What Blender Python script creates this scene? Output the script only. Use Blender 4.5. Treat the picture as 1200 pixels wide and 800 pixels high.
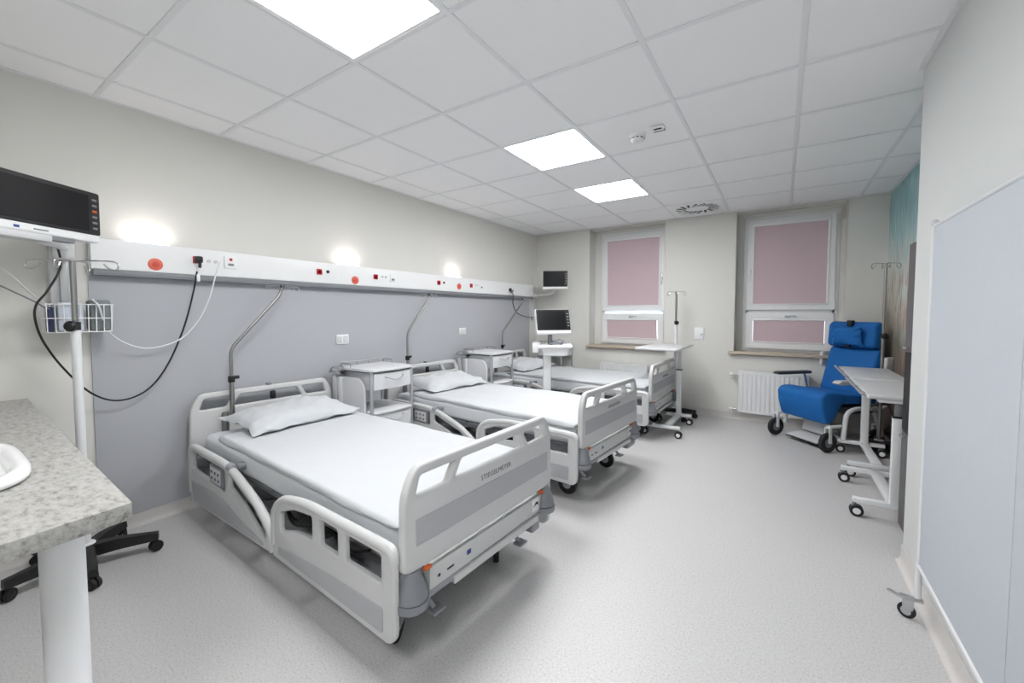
import bpy, bmesh, math, random
from mathutils import Vector, Matrix, noise as mnoise
random.seed(7)
for o in list(bpy.data.objects): bpy.data.objects.remove(o)
SC = bpy.context.scene
COL = SC.collection
PI = math.pi

# ------------------------------------------------------------------ camera
CAM = Vector((3.23965, -0.66575, 1.29097)); YAW, PITCH, FPX, OY = 0.58397, 0.045878, 478.776, -11.6487
cd = bpy.data.cameras.new('camera'); cam = bpy.data.objects.new('camera', cd); COL.objects.link(cam)
cam.location = CAM; cam.rotation_euler = (PI/2 - PITCH, 0, YAW)
cd.sensor_width = 36; cd.lens = FPX/1200*36; cd.shift_y = OY/1200; cd.clip_start = 0.02
SC.camera = cam
# ------------------------------------------------------------------ world, exposure
w = bpy.data.worlds.new('sky'); SC.world = w; w.use_nodes = True
wn = w.node_tree; bg = wn.nodes['Background']
bg.inputs[0].default_value = (0.80, 0.88, 1.0, 1); bg.inputs[1].default_value = 3.0
SC.view_settings.view_transform = 'Standard'; SC.view_settings.look = 'None'
SC.view_settings.exposure = 1.72; SC.view_settings.gamma = 1
SC.view_settings.use_curve_mapping = False
PANEL_STRENGTH = 9.5
UPLIGHT_W = 0.13

# camera ray helper: turns a direction into the point where it meets a plane of the room
_FW = Vector((-math.sin(YAW)*math.cos(PITCH), math.cos(YAW)*math.cos(PITCH), -math.sin(PITCH)))
_R = Vector((math.cos(YAW), math.sin(YAW), 0)); _U = _R.cross(_FW)
def hit(px, py, ax, val):
    d = _FW + _R*((px-600)/FPX) - _U*((py-400-OY)/FPX)
    return CAM + d*((val-CAM[ax])/d[ax])

# ------------------------------------------------------------------ materials
def lin(c):
    return tuple(((v/255)/12.92 if v/255 <= .04045 else ((v/255+.055)/1.055)**2.4) for v in c)
MATS = {}
def mat(name, rgb, rough=.5, metal=0., var=.04, scale=30., bump=.0, coat=0., bscale=None):
    if name in MATS: return MATS[name]
    m = bpy.data.materials.new(name); m.use_nodes = True; MATS[name] = m
    nt = m.node_tree; p = nt.nodes['Principled BSDF']
    c = lin(rgb)
    tc = nt.nodes.new('ShaderNodeTexCoord'); ns = nt.nodes.new('ShaderNodeTexNoise')
    ns.inputs['Scale'].default_value = scale; ns.inputs['Detail'].default_value = 4
    nt.links.new(tc.outputs['Object'], ns.inputs['Vector'])
    mx = nt.nodes.new('ShaderNodeMix'); mx.data_type = 'RGBA'
    mx.inputs['A'].default_value = (*[v*(1-var) for v in c], 1); mx.inputs['B'].default_value = (*[min(1, v*(1+var)) for v in c], 1)
    nt.links.new(ns.outputs['Fac'], mx.inputs['Factor']); nt.links.new(mx.outputs['Result'], p.inputs['Base Color'])
    p.inputs['Roughness'].default_value = rough; p.inputs['Metallic'].default_value = metal
    if coat: p.inputs['Coat Weight'].default_value = coat
    if bump:
        b = nt.nodes.new('ShaderNodeBump'); b.inputs['Strength'].default_value = bump; b.inputs['Distance'].default_value = .01
        if bscale:
            n2 = nt.nodes.new('ShaderNodeTexNoise'); n2.inputs['Scale'].default_value = bscale; n2.inputs['Detail'].default_value = 3
            nt.links.new(tc.outputs['Object'], n2.inputs['Vector']); nt.links.new(n2.outputs['Fac'], b.inputs['Height'])
        else: nt.links.new(ns.outputs['Fac'], b.inputs['Height'])
        nt.links.new(b.outputs['Normal'], p.inputs['Normal'])
    return m
def emit(name, rgb, s):
    m = bpy.data.materials.new(name); m.use_nodes = True; nt = m.node_tree
    nt.nodes.remove(nt.nodes['Principled BSDF']); e = nt.nodes.new('ShaderNodeEmission')
    e.inputs[0].default_value = (*rgb, 1); e.inputs[1].default_value = s
    nt.links.new(e.outputs[0], nt.nodes['Material Output'].inputs[0]); MATS[name] = m; return m
def ramp(nt, src, stops, interp='LINEAR'):
    r = nt.nodes.new('ShaderNodeValToRGB'); r.color_ramp.interpolation = interp
    el = r.color_ramp.elements
    while len(el) < len(stops): el.new(.5)
    for e, (p, c) in zip(el, stops): e.position = p; e.color = (*c, 1)
    nt.links.new(src, r.inputs[0]); return r

def floor_material():
    m = mat('floor_vinyl', (203, 200, 197), .42, var=.02, scale=3)
    nt = m.node_tree; p = nt.nodes['Principled BSDF']; tc = [n for n in nt.nodes if n.type == 'TEX_COORD'][0]
    base = p.inputs['Base Color'].links[0].from_socket
    v = nt.nodes.new('ShaderNodeTexNoise'); v.inputs['Scale'].default_value = 130; v.inputs['Detail'].default_value = 5; v.inputs['Roughness'].default_value = .7
    nt.links.new(tc.outputs['Object'], v.inputs['Vector'])
    r = ramp(nt, v.outputs['Fac'], [(.34, lin((168, 166, 165))), (.46, lin((197, 196, 196))), (.56, lin((200, 199, 199))), (.68, lin((214, 213, 213)))])
    vo = nt.nodes.new('ShaderNodeTexVoronoi'); vo.inputs['Scale'].default_value = 95
    nt.links.new(tc.outputs['Object'], vo.inputs['Vector'])
    r2 = ramp(nt, vo.outputs['Distance'], [(.0, (1, 1, 1)), (.16, (1, 1, 1)), (.22, (0, 0, 0))])
    mx = nt.nodes.new('ShaderNodeMix'); mx.data_type = 'RGBA'; mx.inputs['B'].default_value = (*lin((182, 178, 175)), 1)
    sc = nt.nodes.new('ShaderNodeMath'); sc.operation = 'MULTIPLY'; sc.inputs[1].default_value = .45
    nt.links.new(r2.outputs[0], sc.inputs[0]); nt.links.new(sc.outputs[0], mx.inputs['Factor']); nt.links.new(r.outputs[0], mx.inputs['A'])
    nt.links.new(mx.outputs['Result'], p.inputs['Base Color'])
    return m
def granite_material():
    m = mat('granite_laminate', (180, 178, 172), .38, var=.04, scale=4)
    nt = m.node_tree; p = nt.nodes['Principled BSDF']; tc = [n for n in nt.nodes if n.type == 'TEX_COORD'][0]
    mp = nt.nodes.new('ShaderNodeMapping'); mp.inputs['Scale'].default_value = (1.0, 2.0, 2.0)
    nt.links.new(tc.outputs['Object'], mp.inputs[0])
    n1 = nt.nodes.new('ShaderNodeTexNoise'); n1.inputs['Scale'].default_value = 34; n1.inputs['Detail'].default_value = 7; n1.inputs['Roughness'].default_value = .68
    nt.links.new(mp.outputs[0], n1.inputs[0])
    r1 = ramp(nt, n1.outputs['Fac'], [(.30, lin((104, 101, 94))), (.40, lin((142, 140, 134))), (.48, lin((163, 162, 158))), (.66, lin((180, 180, 177)))])
    n2 = nt.nodes.new('ShaderNodeTexNoise'); n2.inputs['Scale'].default_value = 13; n2.inputs['Detail'].default_value = 6; n2.inputs['Roughness'].default_value = .6
    nt.links.new(mp.outputs[0], n2.inputs[0])
    r2 = ramp(nt, n2.outputs['Fac'], [(.0, (1, 1, 1)), (.29, (.8, .8, .8)), (.335, (0, 0, 0))])
    mx = nt.nodes.new('ShaderNodeMix'); mx.data_type = 'RGBA'; mx.inputs['B'].default_value = (*lin((98, 92, 82)), 1)
    nt.links.new(r2.outputs[0], mx.inputs['Factor']); nt.links.new(r1.outputs[0], mx.inputs['A'])
    nt.links.new(mx.outputs['Result'], p.inputs['Base Color']); return m
def mural_material():
    m = mat('mural_paint', (170, 190, 190), .7)
    nt = m.node_tree; p = nt.nodes['Principled BSDF']; tc = [n for n in nt.nodes if n.type == 'TEX_COORD'][0]
    mp = nt.nodes.new('ShaderNodeMapping'); nt.links.new(tc.outputs['Object'], mp.inputs[0])
    n1 = nt.nodes.new('ShaderNodeTexNoise'); n1.inputs['Scale'].default_value = 2.2; n1.inputs['Detail'].default_value = 6; nt.links.new(mp.outputs[0], n1.inputs[0])
    sx = nt.nodes.new('ShaderNodeSeparateXYZ'); nt.links.new(mp.outputs[0], sx.inputs[0])
    a = nt.nodes.new('ShaderNodeMath'); a.operation = 'MULTIPLY_ADD'; a.inputs[1].default_value = .55; nt.links.new(n1.outputs['Fac'], a.inputs[0])
    dv = nt.nodes.new('ShaderNodeMath'); dv.operation = 'MULTIPLY_ADD'; dv.inputs[1].default_value = .4; dv.inputs[2].default_value = -.28; nt.links.new(sx.outputs['Z'], dv.inputs[0])
    nt.links.new(dv.outputs[0], a.inputs[2])
    r = ramp(nt, a.outputs[0], [(.0, lin((78, 70, 62))), (.22, lin((112, 103, 90))), (.42, lin((140, 138, 124))), (.56, lin((200, 202, 190))), (.68, lin((214, 220, 214))), (.84, lin((172, 206, 208))), (1., lin((142, 186, 194)))])
    mp2 = nt.nodes.new('ShaderNodeMapping'); mp2.inputs['Scale'].default_value = (26, 26, 5); nt.links.new(tc.outputs['Object'], mp2.inputs[0])
    n2 = nt.nodes.new('ShaderNodeTexNoise'); n2.inputs['Scale'].default_value = 1; n2.inputs['Detail'].default_value = 5; nt.links.new(mp2.outputs[0], n2.inputs[0])
    r2 = ramp(nt, n2.outputs['Fac'], [(.54, (0, 0, 0)), (.64, (.85, .85, .85))])
    zb = ramp(nt, sx.outputs['Z'], [(.30, (.7, .7, .7)), (.62, (1, 1, 1)), (.68, (0, 0, 0))])
    zs = nt.nodes.new('ShaderNodeMath'); zs.operation = 'DIVIDE'; zs.inputs[1].default_value = 2.5
    nt.links.new(sx.outputs['Z'], zs.inputs[0]); nt.links.new(zs.outputs[0], zb.inputs[0])
    ml = nt.nodes.new('ShaderNodeMath'); ml.operation = 'MULTIPLY'; nt.links.new(r2.outputs[0], ml.inputs[0]); nt.links.new(zb.outputs[0], ml.inputs[1])
    mx = nt.nodes.new('ShaderNodeMix'); mx.data_type = 'RGBA'; mx.inputs['B'].default_value = (*lin((190, 108, 92)), 1)
    nt.links.new(ml.outputs[0], mx.inputs['Factor']); nt.links.new(r.outputs[0], mx.inputs['A'])
    mp3 = nt.nodes.new('ShaderNodeMapping'); mp3.inputs['Scale'].default_value = (40, 40, 3); nt.links.new(tc.outputs['Object'], mp3.inputs[0])
    n3 = nt.nodes.new('ShaderNodeTexNoise'); n3.inputs['Scale'].default_value = 1; n3.inputs['Detail'].default_value = 4; nt.links.new(mp3.outputs[0], n3.inputs[0])
    r3 = ramp(nt, n3.outputs['Fac'], [(.3, (.6, .6, .6)), (.7, (1.25, 1.25, 1.22))])
    m3 = nt.nodes.new('ShaderNodeMix'); m3.data_type = 'RGBA'; m3.blend_type = 'MULTIPLY'; m3.inputs['Factor'].default_value = .8
    nt.links.new(mx.outputs['Result'], m3.inputs['A']); nt.links.new(r3.outputs[0], m3.inputs['B'])
    nt.links.new(m3.outputs['Result'], p.inputs['Base Color']); return m
def blind_material():
    m = bpy.data.materials.new('pink_blind'); m.use_nodes = True; nt = m.node_tree; MATS['pink_blind'] = m
    p = nt.nodes['Principled BSDF']; p.inputs['Roughness'].default_value = .8
    tc = nt.nodes.new('ShaderNodeTexCoord'); ns = nt.nodes.new('ShaderNodeTexNoise'); ns.inputs['Scale'].default_value = 180
    nt.links.new(tc.outputs['Object'], ns.inputs['Vector'])
    r = ramp(nt, ns.outputs['Fac'], [(.3, lin((204, 183, 189))), (.7, lin((212, 192, 197)))])
    nt.links.new(r.outputs[0], p.inputs['Base Color'])
    t = nt.nodes.new('ShaderNodeBsdfTranslucent'); nt.links.new(r.outputs[0], t.inputs[0])
    mx = nt.nodes.new('ShaderNodeMixShader'); mx.inputs[0].default_value = .06
    nt.links.new(p.outputs[0], mx.inputs[1]); nt.links.new(t.outputs[0], mx.inputs[2])
    nt.links.new(mx.outputs[0], nt.nodes['Material Output'].inputs[0]); return m
def glass_material():
    m = bpy.data.materials.new('window_glass'); m.use_nodes = True; nt = m.node_tree; MATS['window_glass'] = m
    nt.nodes.remove(nt.nodes['Principled BSDF'])
    g = nt.nodes.new('ShaderNodeBsdfGlossy'); g.inputs['Roughness'].default_value = .02
    t = nt.nodes.new('ShaderNodeBsdfTransparent'); fr = nt.nodes.new('ShaderNodeFresnel'); fr.inputs[0].default_value = 1.45
    mx = nt.nodes.new('ShaderNodeMixShader'); nt.links.new(fr.outputs[0], mx.inputs[0])
    nt.links.new(t.outputs[0], mx.inputs[1]); nt.links.new(g.outputs[0], mx.inputs[2])
    nt.links.new(mx.outputs[0], nt.nodes['Material Output'].inputs[0]); return m

M_FLOOR = floor_material(); M_GRAN = granite_material(); M_MURAL = mural_material(); M_BLIND = blind_material(); M_GLASS = glass_material()
M_WALL = mat('wall_cream', (219, 218, 213), .75, var=.015, scale=6, bump=.03, bscale=220)
M_WALLR = mat('wall_offwhite', (218, 220, 219), .75, var=.015, scale=6, bump=.03, bscale=220)
M_GREYW = mat('wall_grey_vinyl', (174, 176, 181), .55, var=.015, scale=5, bump=.03, bscale=200)
M_BASE = mat('coving_vinyl', (206, 203, 200), .5, var=.06, scale=90)
M_TILE = mat('ceiling_tile_mineral', (243, 243, 244), .9, var=.02, scale=400, bump=.06, bscale=500)
M_GRID = mat('ceiling_grid_metal', (230, 231, 233), .5)
M_PANEL = emit('light_panel', (.995, .995, 1.0), PANEL_STRENGTH)
M_UP = emit('uplight_lens', (1, .95, .89), 1.6)
M_WHITE = mat('white_plastic', (234, 235, 236), .35, var=.02)
M_POW = mat('white_powder_coat', (226, 228, 230), .35, var=.02)
M_BEDW = mat('bed_offwhite_plastic', (201, 202, 202), .42, var=.015)
M_BEDG = mat('bed_grey_plastic', (172, 173, 177), .45, var=.03)
M_BEDM = mat('bed_frame_grey', (150, 153, 158), .42, var=.04)
M_DARK = mat('dark_steel', (62, 63, 66), .5, var=.08)
M_BLACK = mat('black_plastic', (22, 22, 24), .45, var=.08)
M_RUB = mat('black_rubber', (30, 30, 32), .7, var=.1)
M_SCRN = mat('dark_screen', (14, 15, 18), .42, var=.05); M_SCRN.node_tree.nodes['Principled BSDF'].inputs['Specular IOR Level'].default_value = .25
M_CHROME = mat('chrome', (205, 205, 205), .18, 1., var=.02)
M_STEEL = mat('brushed_steel', (158, 157, 156), .33, 1., var=.05, scale=60)
M_ALU = mat('silver_aluminium', (196, 198, 200), .35, .85, var=.03)
M_SHEET = mat('bed_sheet_white', (194, 197, 200), .85, var=.02, scale=12, bump=.25, bscale=9)
M_MATT = mat('mattress_grey', (216, 219, 223), .8, var=.02, scale=12, bump=.15, bscale=14)
M_BLUE = mat('blue_upholstery', (4, 98, 172), .75, var=.10, scale=25, bump=.12, bscale=60)
M_RED = mat('red_plastic', (196, 30, 38), .4, var=.05)
M_CORAL = mat('coral_plate', (222, 104, 84), .45, var=.05)
M_CREAMP = mat('cabinet_white', (212, 213, 216), .42, var=.015)
M_GREYP = mat('mid_grey_plastic', (128, 131, 136), .45, var=.05)
M_LGREY = mat('light_grey_laminate', (204, 205, 207), .4, var=.02)
M_CABG = mat('cabinet_charcoal', (88, 85, 87), .45, var=.04)
M_CABB = mat('cabinet_black', (14, 14, 16), .65, var=.05)
M_TXT = mat('grey_lettering', (112, 114, 118), .5)
M_BLUEM = mat('blue_mark', (40, 62, 140), .5)
M_ORANGE = mat('orange_marker', (214, 96, 40), .5)
M_SILL = mat('sill_stone', (190, 176, 160), .4, var=.1, scale=40)
M_CER = mat('basin_ceramic', (240, 241, 242), .12, var=.01, coat=.4)
M_FABW = mat('screen_fabric', (194, 200, 207), .8, var=.015, bump=.06, bscale=120)
M_SUP = mat('supply_grey', (120, 126, 128), .6, var=.1)
M_SUPW = mat('supply_wrap', (206, 214, 226), .25, var=.12, scale=22, bump=.3, bscale=30)
M_CABLEW = mat('white_cable', (222, 224, 226), .45)

# ------------------------------------------------------------------ geometry helpers
class G:
    """collects shapes; build() links them as one mesh object"""
    def __init__(s): s.V = []; s.F = []
    def add(s, V, F, M=None):
        n = len(s.V)
        s.V += [tuple(M @ Vector(v)) if M else tuple(v) for v in V]
        s.F += [tuple(i+n for i in f) for f in F]; return s
    def box(s, c, d, bev=0., rot=None, seg=2, M=None):
        bm = bmesh.new(); bmesh.ops.create_cube(bm, size=1)
        for v in bm.verts: v.co = Vector((v.co.x*d[0], v.co.y*d[1], v.co.z*d[2]))
        b = min(bev, min(d)*.49)
        if b > 0: bmesh.ops.bevel(bm, geom=bm.edges[:], offset=b, segments=seg, affect='EDGES', profile=.5)
        X = Matrix.Translation(c)
        if rot: X = X @ (Matrix.Rotation(rot[2], 4, 'Z') @ Matrix.Rotation(rot[1], 4, 'Y') @ Matrix.Rotation(rot[0], 4, 'X'))
        if M: X = M @ X
        bm.verts.index_update()
        s.add([v.co.copy() for v in bm.verts], [[v.index for v in f.verts] for f in bm.faces], X); bm.free(); return s
    def tube(s, pts, r, seg=10, caps=True, closed=False):
        P = [Vector(p) for p in pts]; n = len(P); V = []; F = []
        t0 = (P[1]-P[0]).normalized(); up = Vector((0, 0, 1)) if abs(t0.z) < .9 else Vector((1, 0, 0))
        a = t0.cross(up).normalized()
        for i in range(n):
            if closed: t = (P[(i+1) % n]-P[i-1])
            else: t = P[min(i+1, n-1)]-P[max(i-1, 0)]
            t = t.normalized() if t.length > 1e-9 else t0
            a = (a - t*a.dot(t)); a = a.normalized() if a.length > 1e-6 else t.orthogonal().normalized()
            b = t.cross(a); rr = r[i] if isinstance(r, (list, tuple)) else r
            for k in range(seg):
                th = 2*PI*k/seg; V.append(P[i]+a*(math.cos(th)*rr)+b*(math.sin(th)*rr))
        m = n if closed else n-1
        for i in range(m):
            for k in range(seg):
                j = (i+1) % n
                F.append((i*seg+k, i*seg+(k+1) % seg, j*seg+(k+1) % seg, j*seg+k))
        if caps and not closed: F.append(tuple(range(seg-1, -1, -1))); F.append(tuple((n-1)*seg+k for k in range(seg)))
        return s.add(V, F)
    def lathe(s, prof, seg=20, M=None):
        V = []; F = []; n = len(prof)
        for r, z in prof:
            for k in range(seg):
                t = 2*PI*k/seg; V.append((r*math.cos(t), r*math.sin(t), z))
        for i in range(n-1):
            for k in range(seg): F.append((i*seg+k, i*seg+(k+1) % seg, (i+1)*seg+(k+1) % seg, (i+1)*seg+k))
        F.append(tuple(range(seg-1, -1, -1))); F.append(tuple((n-1)*seg+k for k in range(seg)))
        return s.add(V, F, M)
    def cyl(s, p0, p1, r, seg=16): return s.tube([p0, p1], r, seg)
    def plate(s, outer, holes, t, bev, M):
        """flat plate with holes, rounded edges; outlines are 2-D, centred on z = 0"""
        cu = bpy.data.curves.new('tmp', 'CURVE'); cu.dimensions = '2D'; cu.fill_mode = 'BOTH'
        for ol in [outer]+list(holes):
            sp = cu.splines.new('POLY'); sp.points.add(len(ol)-1); sp.use_cyclic_u = True
            for q, (x, y) in zip(sp.points, ol): q.co = (x, y, 0, 1)
        cu.bevel_depth = bev; cu.bevel_resolution = 2; cu.extrude = t/2-bev; cu.offset = -bev
        ob = bpy.data.objects.new('tmp', cu); COL.objects.link(ob)
        bpy.context.view_layer.update()
        me = bpy.data.meshes.new_from_object(ob.evaluated_get(bpy.context.evaluated_depsgraph_get()))
        bpy.data.objects.remove(ob); bpy.data.curves.remove(cu)
        bm = bmesh.new(); bm.from_mesh(me); bmesh.ops.remove_doubles(bm, verts=bm.verts, dist=1e-5); bm.verts.index_update()
        s.add([v.co.copy() for v in bm.verts], [[v.index for v in f.verts] for f in bm.faces], M); bm.free()
        bpy.data.meshes.remove(me); return s
    def loft(s, secs, caps=True):
        n = len(secs[0]); V = [v for q in secs for v in q]; F = []
        for i in range(len(secs)-1):
            for k in range(n): F.append((i*n+k, i*n+(k+1) % n, (i+1)*n+(k+1) % n, (i+1)*n+k))
        if caps: F.append(tuple(range(n-1, -1, -1))); F.append(tuple((len(secs)-1)*n+k for k in range(n)))
        return s.add(V, F)
    def prism(s, prof, h, M, bev=0.):
        """polygon prof (x, y) extruded from z = -h/2 to h/2, edges bevelled"""
        bm = bmesh.new(); vs = [bm.verts.new((x, y, -h/2)) for x, y in prof]; f = bm.faces.new(vs)
        r = bmesh.ops.extrude_face_region(bm, geom=[f])
        for v in r['geom']:
            if isinstance(v, bmesh.types.BMVert): v.co.z = h/2
        bmesh.ops.recalc_face_normals(bm, faces=bm.faces)
        if bev: bmesh.ops.bevel(bm, geom=bm.edges[:], offset=bev, segments=3, affect='EDGES', profile=.5, clamp_overlap=True)
        bm.verts.index_update()
        s.add([v.co.copy() for v in bm.verts], [[v.index for v in f.verts] for f in bm.faces], M); bm.free(); return s
    def build(s, name, m, parent=None, ang=40, loc=None):
        me = bpy.data.meshes.new(name); me.from_pydata(s.V, [], s.F)
        bm = bmesh.new(); bm.from_mesh(me); bmesh.ops.recalc_face_normals(bm, faces=bm.faces); bm.to_mesh(me); bm.free()
        me.materials.append(m); me.shade_smooth(); me.set_sharp_from_angle(angle=math.radians(ang))
        o = bpy.data.objects.new(name, me); COL.objects.link(o)
        if parent: o.parent = parent
        if loc: o.location = loc
        return o
def tag(o, label=None, cat=None, group=None, kind=None):
    if label: o['label'] = label
    if cat: o['category'] = cat
    if group: o['group'] = group
    if kind: o['kind'] = kind
    return o
def thing(name, label, cat, loc=(0, 0, 0), rz=0., group=None):
    o = bpy.data.objects.new(name, None); COL.objects.link(o); o.location = loc; o.rotation_euler = (0, 0, rz)
    o.empty_display_size = .1
    return tag(o, label, cat, group)
def copy_tree(o, parent=None):
    c = o.copy(); COL.objects.link(c)
    if parent: c.parent = parent
    for ch in list(o.children): copy_tree(ch, c)
    return c
def dup(o, loc, rz, label, group=None):
    c = copy_tree(o); c.location = loc; c.rotation_euler = (0, 0, rz); c['label'] = label
    if group: c['group'] = group
    return c
def fillet(pts, r, n=6, closed=False):
    """round the corners of a polyline (2-D or 3-D); r may be a list"""
    P = [Vector(p) for p in pts]; out = []; N = len(P)
    for i in range(N):
        if not closed and i in (0, N-1): out.append(P[i]); continue
        a, b, c = P[i-1], P[i], P[(i+1) % N]; rr = r[i] if isinstance(r, (list, tuple)) else r
        d1, d2 = (a-b), (c-b); l = min(rr, d1.length*.48, d2.length*.48)
        if l < 1e-6: out.append(b); continue
        p, q = b+d1.normalized()*l, b+d2.normalized()*l
        for k in range(n+1):
            t = k/n; out.append(p*(1-t)**2+b*2*t*(1-t)+q*t*t)
    return [tuple(v) for v in out]
def rpoly(pts, r, n=5): return fillet(pts, r, n, True)
def rrect(x0, y0, x1, y1, r, n=5): return rpoly([(x0, y0), (x1, y0), (x1, y1), (x0, y1)], r, n)
def spline(pts, n=8):
    P = [Vector(p) for p in pts]; P = [P[0]*2-P[1]]+P+[P[-1]*2-P[-2]]; out = []
    for i in range(1, len(P)-2):
        a, b, c, d = P[i-1:i+3]
        for k in range(n):
            t = k/n; out.append(.5*((2*b)+(c-a)*t+(2*a-5*b+4*c-d)*t*t+(3*b-a-3*c+d)*t**3))
    out.append(P[-2]); return [tuple(v) for v in out]
# matrices that stand a 2-D outline up
def M_yz(x): return Matrix(((0, 0, 1, x), (1, 0, 0, 0), (0, 1, 0, 0), (0, 0, 0, 1)))      # outline (y, z), thickness along x
def M_xz(y): return Matrix(((1, 0, 0, 0), (0, 0, -1, y), (0, 1, 0, 0), (0, 0, 0, 1)))     # outline (x, z), thickness along y
def M_xy(z): return Matrix.Translation((0, 0, z))
def frame_M(o, xa, za):
    """matrix with origin o, local x along xa, local z along za"""
    x = Vector(xa).normalized(); z = Vector(za); z = (z-x*z.dot(x)).normalized(); y = z.cross(x)
    return Matrix(((x.x, y.x, z.x, o[0]), (x.y, y.y, z.y, o[1]), (x.z, y.z, z.z, o[2]), (0, 0, 0, 1)))
def struct(name, g, m, parent=None, ang=40):
    o = g.build(name, m, parent, ang)
    if not parent: o['kind'] = 'structure'
    return o

# ------------------------------------------------------------------ room shell
H = 2.494; YF = 4.94; YN = -1.02; XR = 3.795; YC = 2.196; XN = 4.125; YW = 5.15; YE = -2.7; XE = 2.15
struct('floor', G().box((XN/2, (YE+YF)/2+.1, -.05), (XN+.6, YF-YE+.9, .1)), M_FLOOR)
wl = struct('wall_left', G().box((-.06, (YN+YF)/2, H/2+.03), (.12, YF-YN+.4, H+.06)), M_WALL)
G().box((.004, (4.71-.06)/2, .79), (.008, 4.77, 1.42)).build('grey_wall_panel', M_GREYW, wl)
# far wall with two window niches running up to the ceiling
g = G()
N1 = (.885, 1.94); N2 = (2.757, 3.80); SILLZ = .805
WT = YW+.14
for a, b, z0, z1 in ((-.12, N1[0], -.0, H+.06), (N1[1], N2[0], 0, H+.06), (N2[1], XN+.12, 0, H+.06), (N1[0], N1[1], 0, SILLZ-.02), (N2[0], N2[1], 0, SILLZ-.02)):
    g.box(((a+b)/2, (YF+WT)/2, (z0+z1)/2), (b-a, WT-YF, z1-z0))
for a, b in (N1, N2): g.box(((a+b)/2, (YF+WT)/2, H-.005+.03), (b-a, WT-YF, .06))
# plaster returns between the niche sides and the window frames
for a, b in ((N1[0]-.01, .985), (N2[0]-.01, 2.828), (3.757, N2[1]+.01), (1.93, N1[1]+.01)): g.box(((a+b)/2, YW+.075, 1.62), (b-a, .11, 1.66))
for a, b in (N1, N2): g.box(((a+b)/2, YW+.075, 2.475), (b-a, .11, .050)).box(((a+b)/2, YW+.11, SILLZ-.02), (b-a, .06, .08))
struct('wall_far', g, M_WALL)
struct('wall_right', G().box((XR+.2, (YE+YC)/2-.1, H/2+.03), (.4, YC-YE+.2, H+.06), .006), M_WALLR)
struct('wall_right_niche', G().box((XN+.06, (YC+YF)/2, H/2+.03), (.12, YF-YC+.3, H+.06)), M_MURAL)
struct('wall_near', G().box((XE/2-.06, YN-.06, H/2+.03), (XE+.12, .12, H+.06)).box((XE-.06, (YN+YE)/2-.06, H/2+.03), (.12, YN-YE, H+.06)).box(((XE+XR)/2, YE-.06, H/2+.03), (XR-XE+.4, .12, H+.06)), M_WALL)
# coved vinyl skirting
def cove(p0, p1, nrm):
    prof = [(0, 0), (.028, 0), (.016, .004), (.008, .012), (.005, .03), (.004, .085), (0, .085)]
    d = Vector(p1)-Vector(p0); secs = []
    for p in (Vector(p0), Vector(p1)): secs.append([tuple(p+Vector(nrm)*a+Vector((0, 0, b+.0005))) for a, b in prof])
    return G().loft(secs)
struct('baseboard_left', cove((.001, YN, 0), (.001, YF, 0), (1, 0, 0)), M_BASE)
struct('baseboard_far', cove((0, YF-.001, 0), (XN, YF-.001, 0), (0, -1, 0)), M_BASE)
struct('baseboard_right', cove((XR-.001, YE, 0), (XR-.001, YC, 0), (-1, 0, 0)), M_BASE)
struct('baseboard_niche', cove((XN-.001, YC, 0), (XN-.001, YF, 0), (-1, 0, 0)), M_BASE)
# window sills
struct('trim_1', G().box(((.865+1.965)/2, YF+.075, SILLZ+.005), (1.10, .28, .032), .006), M_SILL)
struct('trim_2', G().box(((2.70+3.83)/2, YF+.075, SILLZ+.005), (1.13, .27, .032), .006), M_SILL)

# ceiling: slab, recessed tiles and grid bars
ceil = struct('ceiling', G().box((XN/2, (YE+YF)/2, H+.06), (XN+.2, YF-YE+.2, .06)), M_TILE)
X0 = .289; TX = .6; TY = .608
xs = [0]+[X0+TX*k for k in range(7)]+[XN]
ys = [YE]+[TY*j for j in range(-4, 9)]+[YF]
LIGHTS = [(3, 0), (3, 3), (3, 5), (5, -3)]            # (column line, row line) of lit panels; last unseen, added to brighten the right
tile_me = G().box((0, 0, 0), (1, 1, .016)).build('ceiling_tile', M_TILE, ceil); first = True
for i in range(len(xs)-1):
    for j in range(len(ys)-1):
        x0, x1, y0, y1 = xs[i], xs[i+1], ys[j], ys[j+1]
        if (i, j-5) in LIGHTS: continue
        if x1 <= XE and y1 <= YN: continue
        if x0 >= XR and y1 <= YC: continue
        t = tile_me if first else tile_me.copy()
        if not first: COL.objects.link(t)
        first = False
        t.location = ((x0+x1)/2, (y0+y1)/2, H+.0115); t.scale = (max(.02, x1-x0-.02), max(.02, y1-y0-.02), 1)
k = 0
for x in xs[1:-1]: G().box((x, (YE+YF)/2, H+.004), (.024, YF-YE, .010), .001).build('grid_bar', M_GRID, ceil)
for y in ys[1:-1]: G().box((XN/2, y, H+.0035), (XN, .024, .009), .001).build('grid_bar', M_GRID, ceil)
G().box((.011, (YN+YF)/2, H+.003), (.022, YF-YN, .010)).build('edge_trim', M_GRID, ceil)
G().box((XR-.011, (YE+YC)/2, H+.003), (.022, YC-YE, .010)).build('edge_trim', M_GRID, ceil)
G().box((XN-.011, (YC+YF)/2, H+.003), (.022, YF-YC, .010)).build('edge_trim', M_GRID, ceil)

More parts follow.
